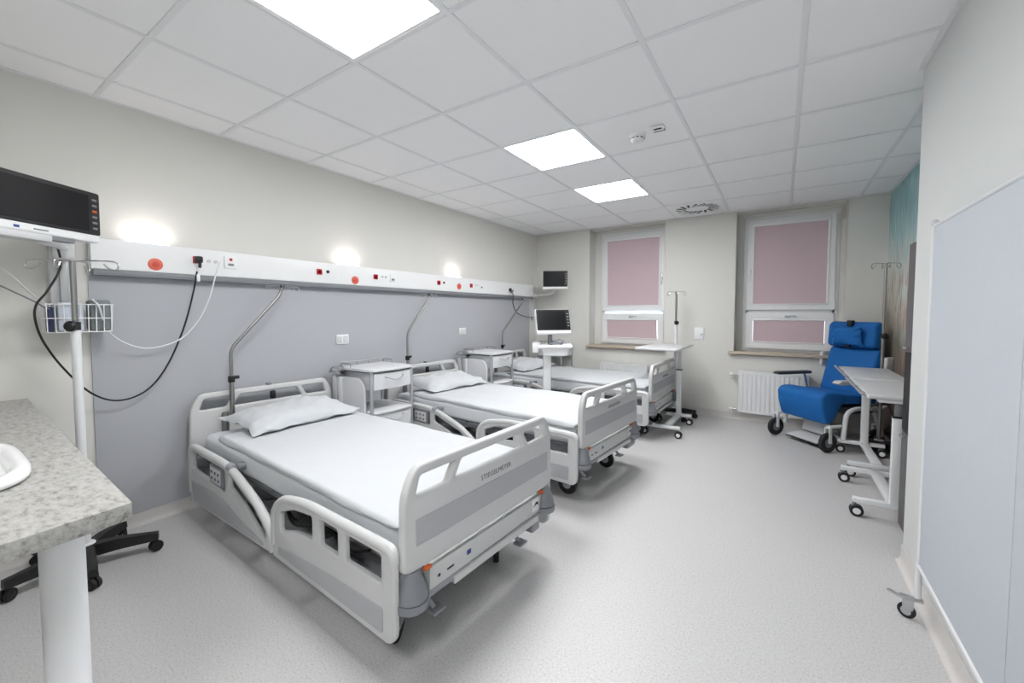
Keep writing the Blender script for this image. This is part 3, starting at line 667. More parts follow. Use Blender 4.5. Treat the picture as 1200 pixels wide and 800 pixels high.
# ------------------------------------------------------------------ bedside cabinets
def make_cabinet():
    t = thing('bedside_cabinet', '', 'cabinet', (0, 0, 0), 0, 'white bedside cabinets with drawers')
    # local: x out of the wall (front at .55), y along the wall (0 .. .44)
    D0, D1, Wd = .13, .55, .44
    top = rpoly([(D0, -.01), (D1-.06, -.01), (D1+.008, .02), (D1+.03, Wd/2), (D1+.008, Wd-.02), (D1-.06, Wd+.01), (D0, Wd+.01)], [.02, .05, .04, .2, .04, .05, .02], 5)
    tp = G().plate(top, [], .022, .005, M_xy(.828)).build('top', M_CREAMP, t)
    G().plate([(a*.995+.001, b*.99+.002) for a, b in top], [], .007, .002, M_xy(.813)).build('edge_strip', M_DARK, tp)
    # wire gallery round the top
    for pts in ([(D0+.02, .0, .839), (D0+.02, .0, .872), (D0+.02, .16, .872), (D0+.02, .16, .839)], [(D0+.02, Wd-.16, .839), (D0+.02, Wd-.16, .872), (D0+.02, Wd, .872), (D0+.02, Wd, .839)], [(D0+.03, .005, .839), (D0+.03, .005, .868), (D0+.15, .005, .868), (D0+.15, .005, .839)], [(D0+.03, Wd-.005, .839), (D0+.03, Wd-.005, .868), (D0+.15, Wd-.005, .868), (D0+.15, Wd-.005, .839)], [(D0+.02, .16, .868), (D0+.02, Wd-.16, .868)]):
        G().tube(fillet(pts, .012, 4), .0035, 8).build('gallery_rail', M_STEEL, tp)
    for x in (D0+.02, D1-.015):
        for y in (.012, Wd-.012):
            G().cyl((x, y, .05), (x, y, .815), .0145, 14).build('post', M_ALU, t)
    b = G().box(((D0+D1)/2, Wd/2, .735), (D1-D0-.03, Wd-.05, .145), .006).build('upper_body', M_CREAMP, t)
    b2 = G().box(((D0+D1)/2, Wd/2, .27), (D1-D0-.03, Wd-.05, .40), .006).build('lower_body', M_CREAMP, t)
    G().box((D0+.01, Wd/2, .56), (.012, Wd-.04, .2), .003).build('back_panel', M_CREAMP, t)
    sh = rpoly([(D0, .012), (D1-.03, .012), (D1+.012, .03), (D1+.028, Wd/2), (D1+.012, Wd-.03), (D1-.03, Wd-.012), (D0, Wd-.012)], [.01, .03, .03, .2, .03, .03, .01], 5)
    G().plate(sh, [], .02, .006, M_xy(.482)).build('shelf', M_CREAMP, t)
    def front(z0, z1, nm):
        secs = []
        f = rpoly([(D1-.02, .030), (D1-.004, .030), (D1+.014, Wd/2), (D1-.004, Wd-.030), (D1-.02, Wd-.030)], [.002, .004, .25, .004, .002], 6)
        o = G().loft([[(a, c, z) for a, c in f] for z in (z0, z1)]).build(nm, M_CREAMP, t)
        zc = z1-.042
        h = G().tube(spline([(D1+.004, .13, zc+.010), (D1+.030, .145, zc+.004), (D1+.042, Wd/2, zc-.018), (D1+.030, Wd-.145, zc+.004), (D1+.004, Wd-.13, zc+.010)], 6), .0045, 8)
        h.build('handle', M_ALU, o); return o
    front(.672, .802, 'drawer'); front(.075, .468, 'drawer')
    # folded bed-table leaf and its housing on the side
    G().plate(rpoly([(.14, .10), (.50, .10), (.50, .70), (.44, .765), (.14, .765)], [.02, .02, .05, .05, .02], 5), [], .020, .006, M_xz(-.020)).build('table_leaf', M_CREAMP, t)
    G().box((.095, -.005, .44), (.06, .05, .66), .015).build('leaf_housing', M_LGREY, t)
    G().cyl((.20, -.032, .08), (.20, -.032, .765), .022, 18).build('leaf_column', M_CREAMP, t)
    hd = G().box((.13, -.02, .795), (.15, .05, .022), .006, (0, .12, 0)).box((.20, -.02, .825), (.05, .05, .03), .008).tube(fillet([(.06, -.045, .785), (.10, -.045, .84), (.22, -.02, .845)], .03), .006, 8)
    hd.build('leaf_hinge', M_ALU, t)
    G().cyl((.24, -.052, .80), (.24, -.02, .80), .010, 12).build('hinge_knob', M_BLACK, t)
    for x in (D0+.03, D1-.03):
        for y in (.03, Wd-.03):
            g1, g2 = G(), G(); wheel(g1, g2, (x, y, .027), (0, 1, 0), .027, .02)
            o = g2.build('caster', M_GREYP, t); g1.build('tyre', M_RUB, o)
    return t
cab0 = make_cabinet(); cab0.location = (0, 1.392, 0); cab0['label'] = 'white bedside cabinet between the nearest and the middle bed'
dup(cab0, (0, 2.995, 0), 0, 'white bedside cabinet between the middle and the farthest bed')
c3 = dup(cab0, (.09, 4.545, 0), 0, 'white bedside cabinet in the far corner behind the monitor cart')
c3.scale = (1, .87, 1)
for c_ in list(c3.children):
    if c_.name.split('.')[0] in ('table_leaf', 'leaf_housing', 'leaf_column', 'leaf_hinge', 'hinge_knob'):
        for k_ in list(c_.children): bpy.data.objects.remove(k_)
        bpy.data.objects.remove(c_)

# ------------------------------------------------------------------ monitors
def screen_unit(par, w, h, d, side=True, bezel=.016):
    """monitor body in the local x-z plane facing -y; origin at its centre"""
    b = G().plate(rrect(-w/2, -h/2, w/2, h/2, .014), [], d, .008, M_xz(0)).build('housing', M_WHITE, par); par = b
    G().plate(rrect(-w/2+.006, -h/2+.034, w/2-.004, h/2-.004, .010), [], .006, .002, M_xz(-d/2-.001)).build('bezel', M_BLACK, par)
    s = G().plate(rrect(-w/2+.020, -h/2+.046, w/2-.050, h/2-.018, .003), [], .004, .001, M_xz(-d/2-.0035)).build('screen', M_SCRN, par)
    for k in range(5): G().box((w/2-.025, -d/2-.004, h/2-.05-k*(h-.10)/5), (.020, .004, .012), .002).build('side_key', M_GREYP, par)
    G().box((0, -d/2-.001, -h/2+.016), (.06, .003, .006), .001).build('maker_mark', M_LGREY, par)
    return b
# 1: wall-mounted at the left edge of the view
t = thing('patient_monitor', 'large black-screened patient monitor on a wall arm at the left edge', 'monitor', (.415, -.245, 1.785), math.atan2(.317, -.2)-PI+2*PI-PI, None)
MON1_DIR = Vector((-.2, .317, 0)).normalized()
t.rotation_euler = (0, 0, math.atan2(MON1_DIR.y, MON1_DIR.x))
# facing -y locally must look into the room (+x, +y): flip by half a turn and build mirrored
t.rotation_euler = (0, 0, math.atan2(MON1_DIR.y, MON1_DIR.x))
t.location = (.440, -.303, 1.768)
m1 = G().plate(rrect(-.26, -.125, .26, .125, .016), [], .06, .010, M_xz(.0)).build('housing', M_WHITE, t); t0 = t; t = m1
G().plate(rrect(-.256, -.088, .257, .122, .012), [], .006, .002, M_xz(-.031)).build('bezel', M_BLACK, t)
G().plate(rrect(-.236, -.074, .205, .104, .003), [], .004, .001, M_xz(-.0335)).build('screen', M_SCRN, t)
for k in range(6): G().box((.232, -.0345, .085-k*.028), (.022, .003, .010), .002).build('side_key', M_ORANGE if k == 2 else M_GREYP, t)
G().box((.0, -.031, -.107), (.055, .003, .006), .001).build('maker_mark', M_GREYP, t)
G().box((-.09, -.031, -.107), (.020, .003, .011), .001).build('blue_mark', M_BLUEM, t)
G().box((-.05, .02, -.137), (.20, .09, .035), .006).build('docking_base', M_LGREY, t)
G().box((.10, .0, -.132), (.10, .04, .022), .004).build('port_block', M_GREYP, t)
G().box((.06, .075, -.08), (.12, .10, .09), .012).build('rear_mount', M_LGREY, t)
t = t0
# its wall arm
a = thing('monitor_bracket', 'pale vertical wall channel and arm holding the large monitor', 'bracket', (0, -.16, 1.48))
G().box((.022, 0, 0), (.043, .095, .50), .006).build('wall_channel', M_LGREY, a)
G().box((.055, 0, -.02), (.022, .030, .32), .005).build('slider', M_ALU, a)
G().box((.08, .0, .145), (.07, .075, .11), .015).build('pivot_block', M_WHITE, a)
G().tube([(.10, -.0, .155), (.26, -.06, .152), (.372, -.163, .160)], .022, 12).build('arm', M_WHITE, a)
# 2: small monitor in the far corner
t = thing('patient_monitor', 'small black-screened patient monitor on an arm in the far left corner', 'monitor', (.53, 4.55, 1.757), -.40+.0)
t.rotation_euler = (0, 0, .47)
screen_unit(t, .355, .262, .05)
G().box((0, .05, -.02), (.12, .06, .12), .01).build('rear_mount', M_LGREY, t)
a = thing('monitor_bracket', 'slim wall arm carrying the small monitor in the far corner', 'bracket', (0, 4.79, 1.40))
G().box((.020, 0, 0), (.039, .06, .44), .006).build('wall_channel', M_LGREY, a)
G().box((.06, 0, .15), (.05, .05, .06), .01).build('pivot_block', M_WHITE, a)
G().tube(fillet([(.07, 0, .16), (.30, -.02, .165), (.44, -.10, .19), (.475, -.135, .27)], .05), .014, 10).build('arm', M_WHITE, a)
# 3: on a rolling cart between the middle and the far bed
t = thing('monitor_cart', 'white wheeled cart with a column, basket tray and tilted patient monitor', 'monitor cart', (1.17, 3.14, 0), .50)
G().box((0, 0, .48), (.085, .07, .78), .012).build('column', M_WHITE, t)
st = G()
for k in range(5):
    an = 2*PI*k/5+.3; st.box((.15*math.cos(an), .15*math.sin(an), .075), (.24, .045, .03), .008, (0, .05, an))
st.lathe([(.07, .06), (.07, .10), (.045, .12)], 18); st.build('star_base', M_WHITE, t)
g1, g2 = G(), G()
for k in range(5):
    an = 2*PI*k/5+.3; wheel(g1, g2, (.25*math.cos(an), .25*math.sin(an), .03), (-math.sin(an), math.cos(an), 0), .03, .02)
o = g2.build('casters', M_GREYP, t); g1.build('tyres', M_RUB, o)
G().plate(rrect(-.10, -.19, .26, .12, .04), [], .03, .008, M_xy(.945)).build('tray', M_WHITE, t)
G().prism([(-.06, .0), (.235, .0), (.20, -.085), (-.03, -.085)], .24, Matrix.Translation((0, -.035, .935)) @ M_xz(0), .012).build('tray_bin', M_WHITE, t)
G().box((-.115, .02, .925), (.08, .17, .11), .015).build('side_bin', M_WHITE, t)
G().box((.03, .02, 1.01), (.05, .05, .12), .01).build('neck', M_GREYP, t)
mn = screen_unit(t, .375, .262, .055); mn.location = (.055, -.03, 1.195); mn.rotation_euler = (math.radians(-17), math.radians(0), .34)
G().box((-.09, .055, -.02), (.16, .07, .20), .02).build('rear_housing', M_WHITE, mn)
# coiled leads lying on the tray
cg = G()
for k in range(4):
    cx, cy, rr = .09+.012*k, -.06+.015*math.sin(k*2), .055-.006*k
    cg.tube([(cx+rr*1.25*math.cos(a_), cy+rr*math.sin(a_), .972+.010*k+.008*math.sin(3*a_+k)) for a_ in [2*PI*i/20 for i in range(20)]], .007, 7, closed=True)
cgo = cg.build('coiled_leads', M_GREYP); cgo.location = (1.17, 3.14, 0); cgo.rotation_euler = (0, 0, .50)
tag(cgo, 'grey sensor leads coiled on the tray of the monitor cart', 'cable')

# ------------------------------------------------------------------ overbed tables
def twin_caster(par, x, y, R=.036):
    g1, g2 = G(), G()
    for d in (-.014, .014): wheel(g1, g2, (x, y+d, R), (0, 1, 0), R, .018)
    f = G().cyl((x-.012, y, R), (x-.012, y, .092), .010, 10).box((x-.006, y, R+.012), (.04, .010, .05), .005)
    o = f.build('caster', M_GREYP, par); g1.build('tyres', M_RUB, o); g2.build('hubs', M_WHITE, o); return o
def overbed_table(nm, label, x0, yA, yB, legx, topz, top, colxy, legdir, group, colmat=None, boltedge=True, split=None):
    """floor legs along x at yA and yB joined by a beam; column stands at colxy"""
    t = thing(nm, label, 'table', (x0, (yA+yB)/2, 0), 0, group)
    ox, oy = x0, (yA+yB)/2
    for y in (yA, yB):
        G().box((legx[0]+(legx[1]-legx[0])/2-ox, y-oy, .105), (abs(legx[1]-legx[0]), .042, .032), .005).build('leg', M_POW, t)
        for x in legx: twin_caster(t, x-ox+(-.02 if x == max(legx) else .02), y-oy)
    G().box((colxy[0]-ox, 0, .106), (.06, abs(yB-yA), .030), .005).build('beam', M_POW, t)
    zs = split or topz-.22
    G().box((colxy[0]-ox, colxy[1]-oy, (zs+.11)/2), (.055, .042, zs-.11), .006).build('column', M_POW, t)
    G().box((colxy[0]-ox, colxy[1]-oy, (topz+zs)/2-.01), (.04, .030, topz-zs+.0), .004).build('inner_column', colmat or M_ALU, t)
    G().box((colxy[0]-ox, colxy[1]-oy, zs+.003), (.062, .05, .012), .003).build('collar', M_BLACK, t)
    xa, ya, xb, yb = top
    tp = G().plate(rrect(xa-ox, ya-oy, xb-ox, yb-oy, .02), [], .024, .006, M_xy(topz)).build('table_top', M_LGREY, t)
    G().plate(rrect(xa-ox+.012, ya-oy+.012, xb-ox-.012, yb-oy-.012, .012), [], .004, .001, M_xy(topz+.0115)).build('laminate', M_LGREY, tp)
    G().box(((xa+xb)/2-ox, colxy[1]-oy+(-.0), topz-.022), (abs(xb-xa)*.7, .08, .02), .005).build('top_carrier', M_POW, t)
    e = xb if legdir > 0 else xa
    for k in (.12, .5, .88):
        G().cyl((e-ox, ya+(yb-ya)*k-oy, topz+.008), (e-ox+.028*legdir, ya+(yb-ya)*k-oy, topz+.014), .006, 8).build('rail_post', M_ALU, tp)
    G().tube([(e-ox+.026*legdir, ya+.02-oy, topz+.016), (e-ox+.026*legdir, yb-.02-oy, topz+.016)], .009, 10).build('edge_rail', M_ALU, tp)
    return t
GRP = 'wheeled overbed tables'
overbed_table('overbed_table', 'white overbed table at the foot of the farthest bed, in front of the windows', 2.2, 3.735, 4.335, (2.02, 2.40), .895, (1.88, 3.86, 2.335, 4.56), (2.262, 4.335), 1, GRP, split=.63)
overbed_table('overbed_table', 'grey-topped overbed table in front of the blue chair', 3.9, 4.145, 3.47, (3.70, 4.03), .775, (3.695, 3.42, 4.05, 4.25), (3.885, 4.125), -1, GRP, split=.56)
overbed_table('overbed_table', 'grey-topped overbed table nearest the white wall corner, beside the dark cabinet', 3.9, 2.675, 3.31, (3.645, 4.06), .775, (3.69, 2.625, 4.05, 3.385), (3.845, 2.675), -1, GRP, colmat=M_GREYP, split=.655)

# ------------------------------------------------------------------ drip stands
def drip_stand(label, x, y, top, rz, basemat, r=.25, hook_rz=0., hr=.16, knob=1.20, lm=None, lr=.019):
    t = thing('drip_stand', label, 'drip stand', (x, y, 0), rz, 'drip stands')
    st = G()
    for k in range(5):
        an = 2*PI*k/5
        c, s = math.cos(an), math.sin(an)
        secs = []
        for u, z, wd, hh in ((.02, .085, .034, .058), (.12, .090, .028, .054), (r-.02, .082, .022, .040), (r+.012, .080, .020, .038)):
            secs.append([(c*u-s*b, s*u+c*b, z+d_) for b, d_ in ((-wd, -hh/2), (wd, -hh/2), (wd*.75, hh/2), (-wd*.75, hh/2))])
        st.loft(secs)
    st.lathe([(.05, .058), (.055, .085), (.045, .115), (.02, .118)], 20)
    b = st.build('star_base', basemat, t, 30)
    for k in range(5):
        an = 2*PI*k/5; g1, g2 = G(), G(); c = Vector((r*math.cos(an), r*math.sin(an), .028))
        ax = Vector((-math.sin(an+.6), math.cos(an+.6), 0))
        for d in (-.011, .011): wheel(g1, g2, c+ax*d, ax, .028, .015)
        g2.cyl(tuple(c), (c.x, c.y, .07), .007, 8)
        o = g2.build('caster', M_BLACK, t); g1.build('tyres', M_RUB, o)
    G().lathe([(.036, .118), (.034, .124), (.02, .126)], 20).build('base_collar', M_WHITE, t)
    G().cyl((0, 0, .12), (0, 0, knob+.02), lr, 16).build('lower_pole', lm or M_POW, t)
    G().cyl((0, 0, knob+.01), (0, 0, top), .0115, 14).build('upper_pole', M_STEEL, t)
    kc, ks = math.cos(hook_rz), math.sin(hook_rz)
    kn = G().lathe([(.022, 0), (.026, .006), (.026, .02), (.018, .028)], 12, Matrix.Translation((ks*.015, -kc*.015, knob)) @ Matrix.Rotation(hook_rz, 4, 'Z') @ Matrix.Rotation(PI/2, 4, 'X'))
    kn.cyl((0, 0, knob-.02), (0, 0, knob+.02), .02, 14)
    kn.build('height_knob', M_BLACK, t)
    hk = G()
    for q in range(4):
        an = hook_rz+q*PI/2; c, s = math.cos(an), math.sin(an)
        L = hr if q % 2 == 0 else hr*.55
        path = [(0, 0), (L*.5, .004), (L*.92, .0), (L, -.022), (L*.93, -.042), (L*.78, -.032), (L*.68, -.012)]
        hk.tube(spline([(c*a_, s*a_, top+z_) for a_, z_ in path], 6), .0034, 8)
    hk.build('bag_hooks', M_CHROME, t)
    return t
def inv_rz(wx, rz): return wx-rz
drip_stand('white drip stand with black star base beside the wash counter', .318, -.170, 1.545, 1.15, M_BLACK, .268, hook_rz=.80-1.15, hr=.19, knob=1.225)
drip_stand('drip stand on a black star base behind the far overbed table', 2.156, 4.62, 1.545, .35, M_BLACK, .235, hook_rz=.45-.35, hr=.11, knob=1.17)
drip_stand('steel drip stand in the right corner between the blue chair and mural', 4.012, 4.30, 1.735, .0, M_DARK, .055, hook_rz=.3, hr=.11, knob=1.08, lm=M_STEEL, lr=.0135)

# ------------------------------------------------------------------ wire basket with supplies
t = thing('wire_basket', 'white wire basket hanging on the wall channel below the large monitor', 'basket', (.115, -.125, 1.19))
bw, bd, bh = .26, .12, .145
rim = [(-bd/2, -bw/2), (bd/2, -bw/2), (bd/2, bw/2), (-bd/2, bw/2)]
g = G()
for z, s in ((bh, 1), (bh*.5, .97), (0, .94)):
    ring = rpoly([(a_*s, b_*s) for a_, b_ in rim], .02, 4); g.tube([(a_, b_, z) for a_, b_ in ring], .003, 6, closed=True)
g.build('rim_wire', M_WHITE, t)
for k in range(9):
    y = -bw/2*.92+bw*.92*k/8
    G().tube([(bd/2, y, bh), (bd/2*.94, y*.98, 0), (-bd/2*.94, y*.98, 0), (-bd/2, y, bh)], .0022, 6).build('wire', M_WHITE, t)
for k in range(3):
    x = -bd/2*.6+bd*.6*k/2
    G().tube([(x, -bw/2, bh), (x, -bw/2*.94, 0), (x, bw/2*.94, 0), (x, bw/2, bh)], .0022, 6).build('wire', M_WHITE, t)
def sup(nm, label, cat, y, x, z, d, m, rot=(0, 0, 0), bev=.006):
    o = G().box((0, 0, d[2]/2), d, bev).build(nm, m); o.location = (x, y, z); o.rotation_euler = rot; return tag(o, label, cat)
sup('blood_pressure_cuff', 'dark grey cuff pack at the right end of the wire basket', 'cuff', -.045, .115, 1.194, (.075, .085, .165), M_SUP, (0, 0, .08), .012)
sup('wrapped_supply_pack', 'clear-wrapped white pack in the middle of the wire basket', 'pack', -.155, .120, 1.194, (.085, .095, .15), M_SUPW, (0, 0, -.05), .012)
sup('navy_case', 'narrow dark navy case at the left end of the wire basket', 'case', -.226, .115, 1.194, (.07, .02, .125), mat('navy_plastic', (52, 58, 92), .5), (.0, 0, 0), .004)
# cables
def cable(nm, pts, r, m, label):
    o = G().tube(spline(pts, 8), r, 8).build(nm, m); return tag(o, label, 'cable')
def w_(px, py, x): return tuple(hit(px, py, 0, x))
cable('power_cable', [(.12, -.19, 1.655), w_(71, 312, .135), w_(56, 340, .175), w_(42, 358, .20), w_(42, 378, .20), w_(52, 402, .17), w_(75, 432, .13), w_(108, 461, .10), w_(140, 469, .075), w_(172, 457, .06), w_(196, 428, .055), w_(215, 385, .058), w_(226, 345, .085), w_(231, 318, .100)], .0048, M_BLACK, 'black power cable drooping from the large monitor to the rail socket')
pl = thing('power_plug', 'black plug pushed into the first red socket of the wall rail', 'plug', (RX+.008, .435, 1.630))
G().box((.018, 0, .004), (.036, .040, .042), .008).build('plug_body', M_BLACK, pl); G().cyl((.036, 0, -.01), (.038, -.002, -.05), .009, 10).build('strain_relief', M_BLACK, pl)
G().box((.03, -.01, -.115), (.012, .018, .045), .003).build('cable_tag', M_WHITE, pl)
cable('white_data_cable', [(RX+.012, .560, 1.630), w_(252, 325, .10), w_(245, 350, .085), w_(232, 376, .07), w_(210, 398, .065), w_(175, 408, .07), w_(145, 401, .09), w_(125, 385, .12), (.185, -.055, 1.32), (.16, -.075, 1.362)], .0045, M_CABLEW, 'thin white cable looping from the wall rail down to the wire basket')
cable('grey_sensor_lead', [w_(-20, 297, .25), w_(8, 318, .22), w_(38, 345, .18), w_(55, 356, .15), (.13, -.215, 1.335)], .004, M_LGREY, 'thin grey lead running from the left edge into the wire basket, upper of two')
cable('grey_sensor_lead', [w_(-20, 325, .25), w_(8, 338, .22), w_(38, 352, .19), w_(58, 362, .145), (.14, -.19, 1.34)], .004, M_GREYP, 'thin grey lead running from the left edge into the wire basket, lower of two')
cable('power_cable', [(RX+.04, 4.079, 1.585), (.12, 4.085, 1.53), (.10, 4.11, 1.42), (.06, 4.28, 1.29), (.05, 4.55, 1.23), (.05, 4.76, 1.22)], .006, M_BLACK, 'black cable hanging from the far end of the wall rail')
pl2 = thing('power_plug', 'black plug near the far end of the wall rail', 'plug', (RX+.002, 4.079, 1.60))
G().box((.014, 0, .006), (.028, .042, .05), .008).build('plug_body', M_BLACK, pl2); G().cyl((.030, 0, -.005), (.034, 0, -.035), .009, 10).build('strain_relief', M_BLACK, pl2)

# ------------------------------------------------------------------ wash counter
t = thing('wash_counter', 'speckled grey stone-look counter on a white leg in the left foreground', 'counter', (0, 0, 0))
CX1 = 1.99; CYF = -.345; ZC = .85
ctop = rpoly([(.002, YN+.002), (CX1+.03, YN+.002), (CX1+.03, CYF-.31), (CX1-.005, CYF-.03), (.002, CYF+.045)], [.001, .001, .001, .004, .001], 2)
BX, BY = 1.375, -.695; BRX, BRY = .295, .225
def sup_ell(rx, ry, n=48, e=3.6, cx=BX, cy=BY):
    out = []
    for k in range(n):
        a_ = 2*PI*k/n; c, s = math.cos(a_), math.sin(a_)
        out.append((cx+rx*math.copysign(abs(c)**(2/e), c), cy+ry*math.copysign(abs(s)**(2/e), s)))
    return out
G().plate(ctop, [sup_ell(BRX-.03, BRY-.03)], .040, .002, M_xy(ZC-.02)).build('worktop', M_GRAN, t)
G().lathe([(.050, .0), (.040, .012), (.039, .81)], 28, Matrix.Translation((1.80, -.462, 0))).build('leg', M_POW, t)
G().lathe([(.060, .0), (.05, .012), (.05, .81)], 28, Matrix.Translation((.25, -.80, 0))).build('leg', M_POW, t)
t = thing('wash_basin', 'white oval ceramic basin set into the stone-look counter', 'basin', (0, 0, 0))
secs = []
for s_, z_ in ((.90, ZC-.1), (.90, ZC-.05), (.88, ZC-.02), (.90, ZC+.001), (.99, ZC+.001), (1.015, ZC+.006), (1.02, ZC+.014), (1.01, ZC+.022), (.98, ZC+.028), (.94, ZC+.030), (.90, ZC+.028), (.86, ZC+.020), (.83, ZC+.004), (.80, ZC-.02), (.76, ZC-.06), (.70, ZC-.10), (.58, ZC-.125), (.40, ZC-.136), (.10, ZC-.14)):
    secs.append([(a_, b_, z_) for a_, b_ in sup_ell(BRX*s_, BRY*s_)])
G().loft(secs[3:]).build('bowl', M_CER, t, 60)
G().lathe([(.022, 0), (.022, .004), (.012, .005)], 18, Matrix.Translation((BX, BY, ZC-.14))).build('drain', M_CHROME, t)

# ------------------------------------------------------------------ radiators
def radiator(label, x0, x1, z0, z1, valves):
    t = thing('radiator', label, 'radiator', ((x0+x1)/2, YF-.06, z0), 0, 'white panel radiators')
    Wd = x1-x0; Hh = z1-z0; n = int(Wd/.045)
    prof = []
    for k in range(n):
        a_ = -Wd/2+.02+(Wd-.04)*k/n; b_ = (Wd-.04)/n
        prof += [(a_, -.030), (a_+b_*.16, -.036), (a_+b_*.55, -.036), (a_+b_*.71, -.030)]
    prof = [(-Wd/2, -.028)]+prof+[(Wd/2, -.028), (Wd/2, .02), (-Wd/2, .02)]
    g = G().loft([[(a_, b_, z) for a_, b_ in prof] for z in (.03, Hh-.03)])
    for z in (.018, Hh-.018): g.box((0, -.006, z), (Wd, .055, .036), .010)
    g.build('panel', M_WHITE, t, 25)
    G().box((0, .0, Hh+.001), (Wd, .075, .008), .003).build('top_grille', M_WHITE, t)
    for s in (-1, 1): G().box((s*(Wd/2+.001), .0, Hh/2), (.006, .07, Hh-.02), .002).build('side_cover', M_WHITE, t)
    for z in ((Hh-.05, .03) if valves else ()):
        G().tube(fillet([(-Wd/2, 0, z), (-Wd/2-.06, 0, z), (-Wd/2-.06, .058, z)], .02), .009, 10).build('pipe', M_ALU, t)
        G().cyl((-Wd/2-.055, 0, z), (-Wd/2-.10, 0, z), .019, 14).build('valve', M_WHITE, t)
    for x in (-Wd*.3, Wd*.3): G().box((x, .035, Hh*.6), (.03, .045, .2)).build('bracket', M_WHITE, t)
    return t
radiator('ribbed white radiator under the right window beside the blue chair', 2.825, 3.50, .105, .60, True)
radiator('low white radiator under the left window behind the farthest bed', 1.10, 1.75, .105, .585, False)

# ------------------------------------------------------------------ blue geriatric chair
CO = (3.705, 4.545); CF = Vector((-.70, -.714, 0)).normalized()
ch = thing('reclining_chair', 'blue upholstered reclining care chair on wheels in the right far corner', 'chair', (*CO, 0), math.atan2(CF.y, CF.x))
# local: x forward, y to the sitter's left; outlines are given in the x-z plane
def cush(prof, wd, bev, y=0., m=M_BLUE, nm='cushion', par=ch): return G().prism(prof, wd, M_xz(y), bev).build(nm, m, par, 50)
cush([(-.20, .415), (.16, .425), (.19, .46), (.17, .515), (-.20, .49)], .50, .022, nm='seat_cushion')
cush([(.14, .515), (.30, .545), (.405, .545), (.455, .505), (.445, .40), (.40, .255), (.345, .235), (.28, .30), (.21, .42), (.15, .44)], .50, .028, nm='leg_rest')
cush([(-.10, .46), (-.085, .52), (-.205, .93), (-.275, .94), (-.25, .70), (-.20, .46)], .49, .026, nm='backrest')
hr = cush([(-.20, .935), (-.150, .96), (-.165, 1.175), (-.215, 1.205), (-.285, 1.19), (-.275, .94)], .475, .03, nm='headrest')
pg = pillow(.20, .32, .042, 3.3, .15); pg.build('neck_pillow', M_BLUE, hr, 60)
np_ = hr.children[0]; np_.matrix_local = Matrix.Translation((-.150, 0, 1.06)) @ Matrix.Rotation(math.radians(96), 4, 'Y')
G().box((-.165, 0, 1.185), (.05, .05, .06), .008).box((-.138, 0, .955), (.03, .05, .028), .006).build('strap', M_BLACK, hr)
for s, nm, mm in ((-1, 'armrest', M_GREYP), (1, 'armrest', M_LGREY)):
    pass
G().prism([(-.05, .635), (.36, .635), (.40, .645), (.36, .668), (-.05, .665)], .075, M_xz(-.335), .012).build('armrest', M_DARK, ch)
G().prism([(-.12, .635), (.38, .635), (.42, .652), (.38, .675), (-.12, .672)], .075, M_xz(.335), .012).build('armrest', M_LGREY, ch)
ch.children[-1]['label'] = 'light grey armrest'
for s in (-1, 1):
    y = .31*s
    G().tube(fillet([(-.17, y, .12), (-.16, y, .385), (.14, y, .40), (.24, y, .365), (.27, y, .12)], .07, 6), .020, 12).build('side_frame', M_POW, ch)
    G().tube(fillet([(-.02, y, .39), (.0, y*1.06, .58), (.03, y*1.07, .655)], .05), .012, 10).build('arm_support', M_CHROME if s < 0 else M_POW, ch)
    G().box((-.23, y*1.03, .80), (.11, .04, .15), .03).build('back_hinge_cover', M_LGREY, ch)
    G().box((-.18, y*1.02, .30), (.17, .045, .20), .03, (0, .4, 0)).build('side_cover', M_LGREY, ch)
    for x, R in ((.415, .092), (-.14, .092)):
        fc = G(); g1, g2 = G(), G(); wheel(g1, g2, (x, .285*s, R), (0, 1, 0), R, .03)
        fc.box((x-.005, .285*s+.022, R+.07), (.035, .008, .15), .004).box((x-.005, .285*s-.022, R+.07), (.035, .008, .15), .004).box((x-.005, .285*s, R+.14), (.04, .05, .012), .004)
        o = fc.build('wheel_fork', M_POW, ch); g1.build('tyre', M_RUB, o); g2.build('hub', M_SUP, o)
    G().tube([(.26, y*.95, .24), (.40, .285*s, .235)], .015, 10).build('fork_arm', M_POW, ch)
G().box((-.02, 0, .36), (.34, .46, .07), .015).build('seat_mechanism', M_DARK, ch)
G().tube([(-.30, -.29, .13), (.10, .0, .10), (.26, .29, .12)], .010, 8).tube([(-.30, .29, .13), (.26, .29, .14)], .010, 8).tube([(-.05, -.3, .33), (-.05, .3, .33)], .014, 8).build('cross_brace', M_ALU, ch)
G().prism([(.10, .055), (.40, .040), (.405, .055), (.12, .085)], .34, M_xz(.0), .006).build('foot_plate', M_LGREY, ch)
G().prism([(.10, .040), (.40, .028), (.403, .038), (.11, .052)], .345, M_xz(.0), .003).build('foot_plate_edge', M_BLACK, ch)
G().box((.21, 0, .20), (.03, .26, .22), .008, (0, -.25, 0)).build('foot_plate_arm', M_LGREY, ch)

